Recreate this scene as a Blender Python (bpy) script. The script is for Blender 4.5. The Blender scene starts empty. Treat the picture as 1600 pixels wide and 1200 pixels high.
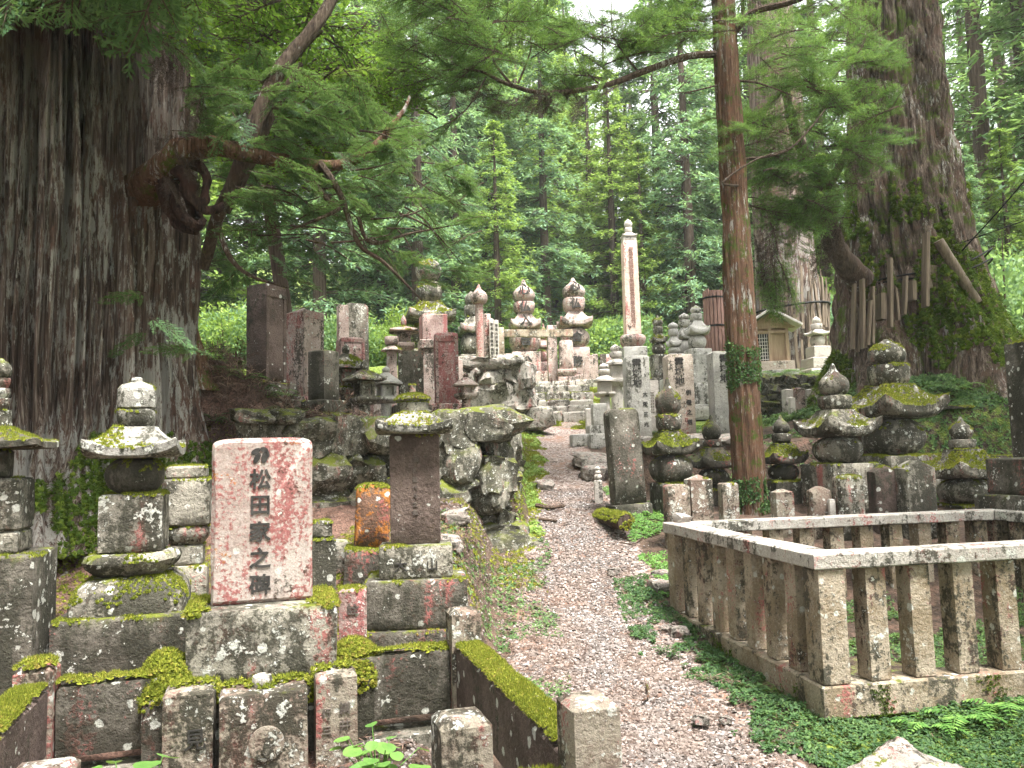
import bpy, math, random
import numpy as np
from mathutils import Vector, Matrix
random.seed(7); RNG = np.random.default_rng(11)
SC = bpy.context.scene; COL = SC.collection
R_ = math.radians
# ------------------------------------------------------------------ camera
F_PX = 1237.0; PITCH = R_(5.2); ROLL = R_(1.46); EYE = Vector((0, 0, 1.6))
fw = Vector((0, math.cos(PITCH), math.sin(PITCH))); up0 = Vector((0, -math.sin(PITCH), math.cos(PITCH))); rt0 = Vector((1, 0, 0))
rt = rt0*math.cos(ROLL) - up0*math.sin(ROLL); up = up0*math.cos(ROLL) + rt0*math.sin(ROLL)
cam = bpy.data.cameras.new('camera'); co = bpy.data.objects.new('camera', cam); COL.objects.link(co)
cam.sensor_width = 36; cam.lens = 36*F_PX/1600; cam.clip_end = 1000; cam.clip_start = .05
M = Matrix((rt, up, -fw)).transposed().to_4x4(); M.translation = EYE; co.matrix_world = M
SC.camera = co
SC.render.resolution_x = 1024; SC.render.resolution_y = 768
# ------------------------------------------------------------------ sky, sun, exposure (bright overcast)
SUN_EL, SUN_AZ = 68, 140      # azimuth measured from +Y towards +X
w = bpy.data.worlds.new('World'); SC.world = w; w.use_nodes = True
nt = w.node_tree; nt.nodes.clear()
sky = nt.nodes.new('ShaderNodeTexSky'); sky.sky_type = 'NISHITA'; sky.sun_disc = False
sky.sun_elevation = R_(SUN_EL); sky.sun_rotation = R_(SUN_AZ); sky.dust_density = 4; sky.air_density = 1
hs = nt.nodes.new('ShaderNodeHueSaturation'); hs.inputs['Saturation'].default_value = .12
bg = nt.nodes.new('ShaderNodeBackground'); bg.inputs['Strength'].default_value = .095
wo = nt.nodes.new('ShaderNodeOutputWorld')
nt.links.new(sky.outputs[0], hs.inputs['Color']); nt.links.new(hs.outputs[0], bg.inputs[0]); nt.links.new(bg.outputs[0], wo.inputs[0])
sl = bpy.data.lights.new('sun', 'SUN'); sl.energy = 1.5; sl.angle = R_(12); sl.color = (1, .97, .92)
so = bpy.data.objects.new('sun', sl); COL.objects.link(so)
sd = Vector((math.sin(R_(SUN_AZ))*math.cos(R_(SUN_EL)), math.cos(R_(SUN_AZ))*math.cos(R_(SUN_EL)), math.sin(R_(SUN_EL))))
so.rotation_euler = sd.to_track_quat('Z', 'Y').to_euler()
SC.view_settings.view_transform = 'Standard'; SC.view_settings.look = 'None'
SC.view_settings.exposure = 3.25; SC.view_settings.gamma = 1
SC.render.engine = 'CYCLES'
SC.cycles.max_bounces = 6; SC.cycles.diffuse_bounces = 3; SC.cycles.glossy_bounces = 2; SC.cycles.transmission_bounces = 3

def pix(px, py, Y):
    d = fw + rt*((px-800)/F_PX) + up*((600-py)/F_PX)
    return EYE + d*(Y/d.y)
# ------------------------------------------------------------------ numpy helpers
def _h(i, j, k, s):
    n = (i*374761393 + j*668265263 + k*2147483647 + s*1274126177).astype(np.uint32)
    n = (n ^ (n >> np.uint32(13)))*np.uint32(1274126177); n = n ^ (n >> np.uint32(16))
    return n.astype(np.float64)/2147483648.0 - 1
def vnoise(P, s=0):
    P = np.asarray(P, float); i = np.floor(P).astype(np.int64); f = P-i; u = f*f*(3-2*f); r = 0
    for a in (0, 1):
        for b in (0, 1):
            for c in (0, 1):
                wt = (u[:, 0] if a else 1-u[:, 0])*(u[:, 1] if b else 1-u[:, 1])*(u[:, 2] if c else 1-u[:, 2])
                r = r + wt*_h(i[:, 0]+a, i[:, 1]+b, i[:, 2]+c, s)
    return r
def fbm(P, s=0, o=3):
    r = 0; a = 1
    for q in range(o): r = r + a*vnoise(np.asarray(P)*2**q, s+q); a *= .5
    return r
def ss(a, b, x):
    t = np.clip((np.asarray(x, float)-a)/(b-a), 0, 1); return t*t*(3-2*t)
def mesh(name, V, F, mats, mi=None, smooth=True, sharp=40):
    """F: list of int arrays (n,k)."""
    V = np.asarray(V, np.float32); m = bpy.data.meshes.new(name)
    F = [np.asarray(f, np.int32) for f in F if len(f)]
    m.vertices.add(len(V)); m.vertices.foreach_set('co', V.ravel())
    nl = sum(f.size for f in F); npoly = sum(len(f) for f in F)
    m.loops.add(nl); m.polygons.add(npoly)
    m.loops.foreach_set('vertex_index', np.concatenate([f.ravel() for f in F]))
    tot = np.concatenate([np.full(len(f), f.shape[1], np.int32) for f in F])
    m.polygons.foreach_set('loop_start', np.concatenate([[0], np.cumsum(tot)[:-1]]).astype(np.int32))
    m.polygons.foreach_set('use_smooth', np.full(npoly, smooth))
    for t in (mats if isinstance(mats, (list, tuple)) else [mats]): m.materials.append(t)
    if mi is not None: m.polygons.foreach_set('material_index', np.asarray(mi, np.int32))
    m.update(calc_edges=True)
    if smooth and sharp: m.set_sharp_from_angle(angle=R_(sharp))
    return m
def obj(name, me, parent=None, loc=None, rot=None, scale=None):
    o = bpy.data.objects.new(name, me); COL.objects.link(o)
    if parent is not None: o.parent = parent
    if loc is not None: o.location = loc
    if rot is not None: o.rotation_euler = rot
    if scale is not None: o.scale = scale
    return o
def tag(o, label=None, cat=None, group=None, kind=None):
    if label: o['label'] = label
    if cat: o['category'] = cat
    if group: o['group'] = group
    if kind: o['kind'] = kind
    return o
def thing(name, label, cat, loc, rz=0, group=None):
    o = obj(name, None, None, loc, (0, 0, rz)); o.empty_display_size = .1
    return tag(o, label, cat, group)
class MB:
    def __init__(s): s.V = []; s.F = []; s.M = []; s.n = 0
    def add(s, V, F, m=0):
        s.V.append(np.asarray(V, float))
        for f in F:
            f = np.asarray(f, np.int64)
            if len(f): s.F.append(f+s.n); s.M.append(np.full(len(f), m))
        s.n += len(V)
    def build(s, name, mats, smooth=True, sharp=40):
        return mesh(name, np.vstack(s.V), s.F, mats, np.concatenate(s.M), smooth, sharp)
def sweep(prof, n=24, p=2.0, dr=1.0, petals=0, pa=0.0):
    if p > 7:
        t = np.arange(n)/n*8; k = np.floor(t/2).astype(int); q = t-2*k-1
        X = np.choose(k % 4, [-q, -np.ones(n), q, np.ones(n)]); Y = np.choose(k % 4, [np.ones(n), -q, -np.ones(n), q])
        a = np.arctan2(Y, X)
    else: a = np.arange(n)/n*2*math.pi+math.pi/4
    c, s = np.cos(a), np.sin(a); rr = (np.abs(c)**p+np.abs(s)**p)**(-1/p); ux, uy = c*rr, s*rr
    cf = np.minimum(np.abs(ux), np.abs(uy))**3 if p > 5 else np.zeros(n)
    V = []
    for q in prof:
        r, z = q[0], q[1]; l = q[2] if len(q) > 2 else 0; pp = q[3] if len(q) > 3 else 0
        k = 1+pp*pa*(np.abs(np.cos(petals*a/2))-.5) if petals else 1
        V.append(np.stack([r*ux*k, r*uy*k*dr, z+l*cf], 1))
    m = len(prof); V = np.vstack(V+[np.array([[0, 0, prof[0][1]], [0, 0, prof[-1][1]]])])
    i = np.arange(n); j = (i+1) % n; Q = []
    for k in range(m-1): Q.append(np.stack([k*n+i, k*n+j, (k+1)*n+j, (k+1)*n+i], 1))
    b, t = m*n, m*n+1
    return V, [np.vstack(Q), np.vstack([np.stack([j, i, np.full(n, b)], 1), np.stack([(m-1)*n+i, (m-1)*n+j, np.full(n, t)], 1)])]
def rough(V, amp, sc, seed):
    if amp <= 0: return V
    P = V*sc+seed*7.31
    return V+amp*np.stack([vnoise(P, seed), vnoise(P+31, seed+1), vnoise(P+67, seed+2)*.6], 1)
def tube(pts, n=8, seed=0, bump=0.0, sub=4):
    """pts: [(x,y,z,r)] -> smooth tapered tube."""
    P = np.array(pts, float); m = len(P); T = np.linspace(0, m-1, (m-1)*sub+1); Q = []
    for t in T:
        i = min(int(t), m-2); f = t-i; p0, p1, p2, p3 = P[max(i-1, 0)], P[i], P[i+1], P[min(i+2, m-1)]
        Q.append(.5*((2*p1)+(-p0+p2)*f+(2*p0-5*p1+4*p2-p3)*f*f+(-p0+3*p1-3*p2+p3)*f**3))
    Q = np.array(Q); D = np.gradient(Q[:, :3], axis=0); D /= np.linalg.norm(D, axis=1)[:, None]+1e-9
    ref = np.array([0, 0, 1.]) if abs(D[:, 2]).mean() < .8 else np.array([1., 0, 0])
    A = np.cross(D, ref); A /= np.linalg.norm(A, axis=1)[:, None]+1e-9; B = np.cross(A, D)
    a = np.arange(n)/n*2*math.pi; r = np.maximum(Q[:, 3], 1e-4)[:, None]*np.ones((1, n))
    V = (Q[:, None, :3]+r[..., None]*(np.cos(a)[None, :, None]*A[:, None]+np.sin(a)[None, :, None]*B[:, None])).reshape(-1, 3)
    if bump: V = rough(V, bump, 9, seed)
    k = len(Q); i = np.arange(n); j = (i+1) % n
    Fq = np.vstack([np.stack([q*n+i, (q+1)*n+i, (q+1)*n+j, q*n+j], 1) for q in range(k-1)])
    return V, [Fq, np.array([np.arange(n)]), np.array([(k-1)*n+np.arange(n)[::-1]])]
def scatter(tmpl, pos, X, Y, Z, s):
    """instances of one template merged; X,Y,Z basis arrays (N,3), s (N,) or (N,3)"""
    Vt, Ft = tmpl; N = len(pos); s = np.asarray(s, float)
    if s.ndim == 1: s = np.stack([s, s, s], 1)
    B = np.stack([X*s[:, :1], Y*s[:, 1:2], Z*s[:, 2:3]], 1)          # (N,3,3)
    V = np.einsum('vk,nkc->nvc', Vt, B)+pos[:, None, :]
    off = (np.arange(N)*len(Vt))[:, None, None]
    return V.reshape(-1, 3), [(np.asarray(f)[None]+off).reshape(-1, f.shape[1]) for f in Ft]
def basis(Zv, yaw):
    Z = Zv/np.linalg.norm(Zv, axis=1)[:, None]; ref = np.where(np.abs(Z[:, 2:3]) > .9, np.array([[1., 0, 0]]), np.array([[0, 0, 1.]]))
    A = np.cross(ref, Z); A /= np.linalg.norm(A, axis=1)[:, None]; B = np.cross(Z, A)
    c, s = np.cos(yaw)[:, None], np.sin(yaw)[:, None]
    return A*c+B*s, B*c-A*s, Z
def tri_of(F):
    T = []
    for f in F:
        f = np.asarray(f)
        for k in range(1, f.shape[1]-1): T.append(f[:, [0, k, k+1]])
    return np.vstack(T)
def sample(V, F, dens, nz=-2, rng=RNG):
    T = tri_of(F); a, b, c = V[T[:, 0]], V[T[:, 1]], V[T[:, 2]]; N = np.cross(b-a, c-a); L = np.linalg.norm(N, axis=1)
    ok = (L > 1e-10) & (N[:, 2] > nz*L); a, b, c, N, L = a[ok], b[ok], c[ok], N[ok], L[ok]
    if not len(L): return np.zeros((0, 3)), np.zeros((0, 3))
    n = int(L.sum()/2*dens); i = rng.choice(len(L), n, p=L/L.sum())
    u, v = rng.random(n), rng.random(n); fl = u+v > 1; u[fl], v[fl] = 1-u[fl], 1-v[fl]
    return a[i]+u[:, None]*(b-a)[i]+v[:, None]*(c-a)[i], N[i]/L[i][:, None]
# ------------------------------------------------------------------ node helpers
def newmat(name):
    m = bpy.data.materials.new(name); m.use_nodes = True; t = m.node_tree; t.nodes.clear()
    o = t.nodes.new('ShaderNodeOutputMaterial'); b = t.nodes.new('ShaderNodeBsdfPrincipled'); t.links.new(b.outputs[0], o.inputs[0])
    b.inputs['Roughness'].default_value = .85
    if 'Specular IOR Level' in b.inputs: b.inputs['Specular IOR Level'].default_value = .25
    return m, t, b, o
class NT:
    def __init__(s, t): s.t = t
    def n(s, typ, **kw):
        x = s.t.nodes.new(typ)
        for k, v in kw.items(): setattr(x, k, v)
        return x
    def set(s, sock, v):
        if isinstance(v, bpy.types.NodeSocket): s.t.links.new(v, sock)
        else: sock.default_value = v
    def noise(s, vec, scale, detail=4, rough=.55, dist=0):
        x = s.n('ShaderNodeTexNoise'); s.set(x.inputs['Vector'], vec); x.inputs['Scale'].default_value = scale
        x.inputs['Detail'].default_value = detail; x.inputs['Roughness'].default_value = rough; x.inputs['Distortion'].default_value = dist
        return x.outputs['Fac']
    def vor(s, vec, scale, out='Distance', rnd=1):
        x = s.n('ShaderNodeTexVoronoi'); s.set(x.inputs['Vector'], vec); x.inputs['Scale'].default_value = scale; x.inputs['Randomness'].default_value = rnd
        return x.outputs[out]
    def rng(s, v, a, b, c=0, d=1):
        x = s.n('ShaderNodeMapRange'); x.interpolation_type = 'SMOOTHSTEP'
        for i, q in enumerate((v, a, b, c, d)): s.set(x.inputs[i], q)
        return x.outputs[0]
    def math(s, op, a, b=0.):
        x = s.n('ShaderNodeMath', operation=op); s.set(x.inputs[0], a); s.set(x.inputs[1], b); return x.outputs[0]
    def vm(s, op, a, b):
        x = s.n('ShaderNodeVectorMath', operation=op); s.set(x.inputs[0], a); s.set(x.inputs[1], b); return x.outputs[0]
    def mix(s, f, a, b, blend='MIX'):
        x = s.n('ShaderNodeMix', data_type='RGBA', blend_type=blend); s.set(x.inputs[0], f)
        s.set(x.inputs[6], a if isinstance(a, bpy.types.NodeSocket) else (*a, 1)); s.set(x.inputs[7], b if isinstance(b, bpy.types.NodeSocket) else (*b, 1))
        return x.outputs[2]
    def ramp(s, f, stops):
        x = s.n('ShaderNodeValToRGB'); e = x.color_ramp.elements
        while len(e) < len(stops): e.new(.5)
        for i, (p, c) in enumerate(stops): e[i].position = p; e[i].color = (*c, 1)
        s.set(x.inputs[0], f); return x.outputs[0]
    def coords(s):
        tc = s.n('ShaderNodeTexCoord').outputs['Object']; r = s.n('ShaderNodeObjectInfo').outputs['Random']
        return s.vm('ADD', tc, s.vm('SCALE', (37., 71., 53.), 0) if False else s.scale((37., 71., 53.), r))
    def scale(s, v, k):
        x = s.n('ShaderNodeVectorMath', operation='SCALE'); s.set(x.inputs[0], v); s.set(x.inputs['Scale'], k); return x.outputs[0]
    def bump(s, h, strength=.5, dist=.01, nrm=None):
        x = s.n('ShaderNodeBump'); x.inputs['Strength'].default_value = strength; x.inputs['Distance'].default_value = dist; s.set(x.inputs['Height'], h)
        if nrm is not None: s.set(x.inputs['Normal'], nrm)
        return x.outputs[0]
def stone(name, c1, c2, white=.5, red=.0, dark=.4, moss=.3, orange=0., redc=(.25, .07, .065), grain=1.0):
    m, t, b, o = newmat(name); N = NT(t); P = N.coords()
    nz = N.n('ShaderNodeSeparateXYZ'); t.links.new(N.n('ShaderNodeNewGeometry').outputs['Normal'], nz.inputs[0]); nz = nz.outputs[2]
    big = N.noise(P, 3.2, 6, .65); fine = N.noise(P, 85, 4, .8); mid = N.noise(P, 13, 6, .72); gran = N.noise(P, 48, 3, .6)
    c0 = lambda v, k: N.math('MULTIPLY', N.math('SUBTRACT', v, .5), k)
    add = lambda *v: v[0] if len(v) == 1 else N.math('ADD', v[0], add(*v[1:]))
    col = N.mix(N.rng(add(big, c0(gran, .5)), .38, .62), c1, c2)
    st = N.vm('MULTIPLY', P, (1., 1., .25))
    if red: col = N.mix(N.math('MULTIPLY', N.rng(add(N.noise(st, 3.4, 4, .65), c0(N.noise(st, 9, 3, .6), .6), c0(gran, .85), c0(mid, .5)), .62-.24*red, .76-.24*red), .88), col, N.mix(mid, redc, tuple(x*1.5+.03 for x in redc)))
    if orange: col = N.mix(N.rng(add(N.noise(P, 5.5, 5, .7), c0(gran, .5)), .7-.28*orange, .78-.28*orange), col, (.34, .13, .03))
    if dark: col = N.mix(N.math('MULTIPLY', N.rng(add(N.noise(st, 3.6, 5, .7), c0(mid, .7), c0(gran, .45)), .68-.34*dark, .80-.34*dark), .9), col, N.mix(gran, (.016, .016, .012), (.06, .057, .04)))
    if white:
        wf = N.rng(add(N.noise(P, 5.5, 6, .7, .4), c0(mid, .5), c0(gran, .55)), .76-.24*white, .82-.24*white)
        cr = N.n('ShaderNodeSeparateColor'); t.links.new(N.vor(P, 15, 'Color'), cr.inputs[0])
        sp = N.math('MULTIPLY', N.rng(add(N.vor(P, 15), c0(mid, .9), c0(gran, .35), N.math('MULTIPLY', cr.outputs[1], .25)), .40, .33), N.rng(cr.outputs[0], .93-.3*white, .95-.3*white))
        col = N.mix(N.math('MULTIPLY', N.math('MAXIMUM', wf, sp), .85), col, N.mix(gran, (.30, .30, .27), (.74, .74, .69)))
    col = N.mix(.85, col, N.mix(fine, (.25, .25, .25), (1.7, 1.68, 1.62)), 'MULTIPLY')
    if moss: col = N.mix(N.math('MULTIPLY', N.rng(nz, .2, .75), N.rng(add(big, c0(mid, .6)), .72-.36*moss, .82-.36*moss)), col, N.mix(fine, (.045, .06, .008), (.19, .21, .025)))
    t.links.new(col, b.inputs['Base Color']); b.inputs['Roughness'].default_value = .9
    pit = N.rng(N.vor(P, 40), .0, .3)
    hgt = add(N.math('MULTIPLY', mid, 1.3), N.math('MULTIPLY', gran, .6*grain), N.math('MULTIPLY', fine, .35*grain), N.math('MULTIPLY', pit, .2*grain))
    t.links.new(N.bump(hgt, .35+.55*grain, .016), b.inputs['Normal'])
    return m
MS = {
 'gray': stone('weathered_grey_stone', (.17, .155, .13), (.31, .285, .24), .62, .12, .78, .45),
 'dark': stone('dark_weathered_stone', (.065, .058, .046), (.14, .125, .105), .52, .03, .7, .55),
 'pink': stone('pink_lichened_stone', (.41, .355, .325), (.32, .25, .225), .45, .76, .2, .0, .2, (.20, .055, .052), .3),
 'red': stone('red_lichened_stone', (.36, .27, .25), (.25, .17, .155), .45, .62, .36, .35, 0, (.21, .06, .06)),
 'brown': stone('purple_brown_stone', (.075, .054, .046), (.13, .095, .082), .36, .0, .3, .25),
 'post': stone('mottled_post_stone', (.30, .26, .21), (.19, .135, .11), .74, .2, .55, .12),
 'pale': stone('pale_granite', (.46, .42, .39), (.54, .50, .46), .3, .0, .25, .25),
 'granite': stone('grey_granite', (.32, .31, .29), (.43, .41, .38), .38, .0, .4, .3),
 'cap': stone('lichened_cap_stone', (.21, .20, .18), (.34, .325, .30), .75, .0, .68, .3),
 'tan': stone('tan_concrete', (.22, .17, .115), (.36, .305, .24), .48, .1, .5, .3),
 'rail': stone('pale_rail_stone', (.34, .31, .28), (.46, .43, .40), .5, .12, .48, .2),
 'orange': stone('orange_lichened_stone', (.10, .06, .045), (.16, .09, .06), .35, .1, .3, .6, .75),
 'wall': stone('rubble_stone', (.12, .115, .09), (.26, .24, .20), .6, .08, .75, .8),
 'block': stone('cut_block_stone', (.28, .26, .23), (.42, .385, .35), .5, .12, .6, .4),
 'rock': stone('path_rock', (.25, .215, .19), (.38, .34, .31), .55, .1, .5, .3),
 'rosy': stone('rosy_column_stone', (.60, .43, .36), (.66, .52, .45), .15, .08, .1, .0),
 'rosydark': stone('rosy_grey_stone', (.42, .34, .31), (.31, .235, .21), .5, .3, .55, .2),
 'step': stone('pale_step_stone', (.46, .39, .34), (.36, .30, .25), .4, .05, .4, .35),
}
def leafmat(name, stops, trans=.35, rough=.6, var=.25):
    m, t, b, o = newmat(name); N = NT(t); g = N.n('ShaderNodeNewGeometry'); oi = N.n('ShaderNodeObjectInfo')
    tc = N.n('ShaderNodeTexCoord').outputs['Object']
    f = N.math('ADD', N.math('MULTIPLY', g.outputs['Random Per Island'], .6), N.math('MULTIPLY', N.noise(tc, 1.6, 2), .5))
    f = N.math('ADD', f, N.math('MULTIPLY', N.math('SUBTRACT', oi.outputs['Random'], .5), var))
    col = N.ramp(f, stops); t.links.new(col, b.inputs['Base Color']); b.inputs['Roughness'].default_value = rough
    if trans:
        tr = N.n('ShaderNodeBsdfTranslucent'); t.links.new(N.mix(.5, col, (.22, .32, .04), 'MIX'), tr.inputs[0])
        mx = N.n('ShaderNodeMixShader'); mx.inputs[0].default_value = trans; t.links.new(b.outputs[0], mx.inputs[1]); t.links.new(tr.outputs[0], mx.inputs[2]); t.links.new(mx.outputs[0], o.inputs[0])
    return m
ML = {
 'hinoki': leafmat('cypress_leaves', [(.1, (.03, .075, .04)), (.5, (.07, .155, .07)), (.9, (.17, .29, .115))], .42),
 'cedar': leafmat('cedar_needles', [(.1, (.035, .085, .025)), (.5, (.08, .175, .05)), (.9, (.19, .31, .08))], .45),
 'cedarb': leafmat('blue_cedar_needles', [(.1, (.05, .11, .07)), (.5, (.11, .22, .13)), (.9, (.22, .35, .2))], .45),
 'yellow': leafmat('yellow_green_leaves', [(.1, (.10, .17, .035)), (.5, (.2, .31, .07)), (.9, (.34, .44, .11))], .5),
 'maple': leafmat('bright_broad_leaves', [(.1, (.04, .11, .016)), (.5, (.11, .24, .03)), (.9, (.24, .38, .05))], .5),
 'cover': leafmat('creeping_leaves', [(.1, (.02, .05, .018)), (.5, (.05, .11, .035)), (.9, (.13, .21, .06))], .25),
 'fresh': leafmat('fresh_leaves', [(.1, (.06, .16, .03)), (.5, (.12, .26, .06)), (.9, (.22, .38, .09))], .35, .45),
 'farblue': leafmat('far_blue_cedar_needles', [(.1, (.07, .14, .09)), (.5, (.14, .26, .155)), (.9, (.26, .4, .24))], .5),  # far cedar and cypress: brighter forest light put into the leaf colours
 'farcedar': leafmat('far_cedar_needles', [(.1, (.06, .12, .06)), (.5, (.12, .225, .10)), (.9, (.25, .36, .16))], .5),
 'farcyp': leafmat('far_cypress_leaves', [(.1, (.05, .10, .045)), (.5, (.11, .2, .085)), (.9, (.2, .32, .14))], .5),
 'farmaple': leafmat('far_broad_leaves', [(.1, (.035, .08, .025)), (.5, (.085, .17, .05)), (.9, (.2, .31, .09))], .45),
 'moss': leafmat('yellow_moss', [(.08, (.05, .065, .006)), (.4, (.13, .155, .014)), (.72, (.25, .265, .03)), (.93, (.24, .17, .045))], .2, .9, .1),
 'darkmoss': leafmat('deep_moss', [(.1, (.025, .05, .006)), (.5, (.06, .105, .012)), (.9, (.15, .19, .02))], .2, .9, .1),
 'deadneedle': leafmat('hanging_dead_needles', [(.1, (.02, .014, .01)), (.5, (.06, .042, .032)), (.9, (.14, .10, .075))], 0, .8, .1),
 'litter': leafmat('dry_needles', [(.1, (.03, .016, .012)), (.5, (.09, .054, .041)), (.9, (.26, .17, .125))], 0, .8, .1),
}
def bark(name, c, lich=.4, moss=.2, sx=16, sz=.9, ztop=None, pf=1.):
    m, t, b, o = newmat(name); N = NT(t); P = N.n('ShaderNodeTexCoord').outputs['Object']
    st = N.vm('MULTIPLY', P, (sx, sx, sz)); f1 = N.noise(st, 1, 6, .65, .5); st2 = N.vm('MULTIPLY', P, (sx*3.2, sx*3.2, sz*4)); f2 = N.noise(st2, 1, 5, .7)
    sx_ = N.n('ShaderNodeSeparateXYZ'); t.links.new(P, sx_.inputs[0]); zc = sx_.outputs[2]
    big = N.noise(P, 1.3, 4, .6); col = N.ramp(N.math('ADD', N.math('MULTIPLY', f1, .7), N.math('MULTIPLY', f2, .3)), [(.36, c[0]), (.5, c[1]), (.66, c[2])])
    col = N.mix(N.rng(N.noise(P, 2.6*pf, 4, .7), .5, .62), col, N.mix(f2, c[1], c[3]))
    if lich: col = N.mix(N.math('MULTIPLY', N.rng(N.math('ADD', N.noise(N.vm('MULTIPLY', P, (2.2, 2.2, .4)), 9, 6, .8), N.math('MULTIPLY', N.math('SUBTRACT', big, .5), .7)), .70-.22*lich, .76-.22*lich), N.rng(zc, ztop, ztop-2.6, .04, .85) if ztop else .85), col, N.mix(f2, (.24, .22, .19), (.62, .6, .55)))
    if moss: col = N.mix(N.rng(N.math('ADD', N.noise(P, 2.1*pf, 5, .7), N.math('MULTIPLY', N.math('SUBTRACT', f2, .5), .5)), .74-.3*moss, .84-.3*moss), col, N.mix(f2, (.025, .045, .006), (.12, .16, .02)))
    t.links.new(col, b.inputs['Base Color']); b.inputs['Roughness'].default_value = .95
    t.links.new(N.bump(N.math('ADD', f1, N.math('MULTIPLY', f2, .6)), 1., .05), b.inputs['Normal']); return m
MBK = {
 'giant': bark('giant_cedar_bark', [(.010, .007, .005), (.12, .08, .062), (.40, .33, .28), (.16, .08, .056)], .95, .15, 30, 1.0, 5.2),
 'right': bark('mossy_cedar_bark', [(.012, .008, .006), (.10, .07, .052), (.31, .24, .195), (.15, .085, .062)], .5, .72, 20, 3.2, None, 1.3),
 'slim': bark('young_cedar_bark', [(.035, .018, .011), (.14, .075, .045), (.27, .17, .115), (.19, .085, .048)], .55, .66, 30, 1.6, None, 2.2),
 'far': bark('forest_bark', [(.03, .02, .015), (.09, .062, .048), (.17, .13, .10), (.11, .07, .05)], .2, .2, 14, 1.),
 'burl': bark('dark_burl_bark', [(.008, .005, .004), (.045, .024, .017), (.12, .068, .05), (.085, .035, .024)], 0, .1, 26, 3),
 'twig': bark('twig_bark', [(.035, .024, .018), (.10, .07, .05), (.2, .15, .11), (.12, .07, .05)], .3, .2, 30, 3),
}
def plain(name, c, c2=None, rough=.8, sc=8):
    m, t, b, o = newmat(name); N = NT(t); P = N.coords(); n = N.noise(P, sc, 5, .7)
    t.links.new(N.mix(N.rng(n, .3, .7), c, c2 or tuple(x*.6 for x in c)), b.inputs['Base Color']); b.inputs['Roughness'].default_value = rough
    t.links.new(N.bump(n, .4, .006), b.inputs['Normal']); return m
def woodmat(name, c, c2):
    m, t, b, o = newmat(name); N = NT(t); P = N.coords(); n = N.noise(N.vm('MULTIPLY', P, (40., 40., 2.5)), 1, 5, .7)
    t.links.new(N.mix(N.rng(n, .3, .7), c, c2), b.inputs['Base Color']); t.links.new(N.bump(n, .6, .006), b.inputs['Normal']); return m
MW = woodmat('weathered_wood', (.24, .185, .135), (.10, .075, .055)); MWP = woodmat('pale_shrine_wood', (.45, .33, .23), (.32, .22, .15)); MWR = woodmat('red_wood_pole', (.32, .19, .15), (.14, .08, .065))
MINK = plain('carved_ink', (.018, .017, .015), (.06, .055, .05)); MCARV = plain('carved_shadow', (.09, .075, .065), (.17, .14, .12)); MRUST = plain('carved_brown', (.20, .10, .08), (.32, .2, .16))
MBLK = plain('black_band', (.015, .014, .013)); MWHITE = plain('white_paint', (.80, .80, .78), (.70, .70, .68)); MROOFW = plain('pale_roof_board', (.58, .54, .5), (.45, .42, .38))
# ------------------------------------------------------------------ ground (one sheet)
def ip(x, pts): return np.interp(x, [p[0] for p in pts], [p[1] for p in pts])
PATHZ = [(-4, 0), (4, 0), (6, .1), (7, .25), (8.5, .7), (10, 1.05), (12, 1.5), (14, 1.84), (16, 2.2), (23, 3.6), (30, 4.3), (45, 8), (60, 14), (80, 22), (120, 26)]
LEFTZ = [(-4, .15), (3, .22), (4.3, .28), (5.2, .42), (6.5, .85), (7.6, 1.1), (8.5, 1.2), (10, 1.3), (12, 1.5), (14, 1.84), (16, 2.2), (23, 3.6), (30, 4.3), (45, 8), (60, 14), (80, 22), (120, 26)]
RIGHTZ = [(-4, -.05), (4.6, -.03), (5.2, .12), (7, .16), (7.6, .5), (8.6, .78), (9.8, .86), (11.0, 1.0), (11.2, 1.66), (14, 1.84), (16, 2.2), (23, 3.6), (30, 4.3), (45, 8), (60, 14), (80, 22), (120, 26)]
PATHX = [(-4, 1.1), (3, .98), (4, .92), (6, .62), (8, .66), (10, .73), (14, .80), (17, 1.05), (21, 1.4), (25, 1.8), (30, 2.2)]
def pathx(y): return ip(y, PATHX)
def pathhw(y): return ip(y, [(-4, .55), (4, .55), (6, .68), (8, .62), (10, .5), (14, .46), (17, .6), (25, .8)])
def wall1(x): return 8.5+.395*np.minimum(x, 0)            # front line of the rubble wall
def H(x, y):
    x = np.asarray(x, float); y = np.asarray(y, float)
    z = ip(y, PATHZ); l = ss(-.15, -.55, x)*ss(14.5, 9, y); z = z*(1-l)+ip(y, LEFTZ)*l
    r = ss(1.35, 1.75, x)*(1-ss(13, 15, y)); z = z*(1-r)+ip(y, RIGHTZ)*r
    # left terrace behind the rubble wall
    wd = .14+1.4*ss(-2.2, -3.2, x); k = ss(.1, .1+wd, y-wall1(x))*ss(.12, -.22, x-.02*(y-8.5)); t1 = 2.0+.035*(y-8.5)
    z = np.where(t1 > z, z*(1-k)+t1*k, z)
    z = z+.7*np.exp(-(((x+3.35)/.62)**2+((y-8.8)/.75)**2))
    z = z+.25*np.exp(-(((x+4.4)/1.6)**2+((y-7.3)/1.3)**2))
    # upper terrace
    k = ss(15.1, 15.3, y)*ss(.2, .0, x-.01*(y-15))*ss(24, 21, y); z = np.maximum(z, z*(1-k)+3.4*k)
    # shrine terrace and the mound of the right giant tree
    k = ss(4.0, 4.3, x)*ss(15.3, 15.5, y)*ss(30, 24, y); z = np.maximum(z, z*(1-k)+3.02*k)
    z = z+1.6*np.exp(-(((x-7.3)/1.95)**2+((y-12.9)/1.6)**2))
    # hillsides far left and right
    z = z+.10*np.minimum(np.maximum(np.abs(x)-14, 0), 60)*ss(10, 30, y)
    return z
def Hs(x, y): return float(H(np.array([x]), np.array([y]))[0])
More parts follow.
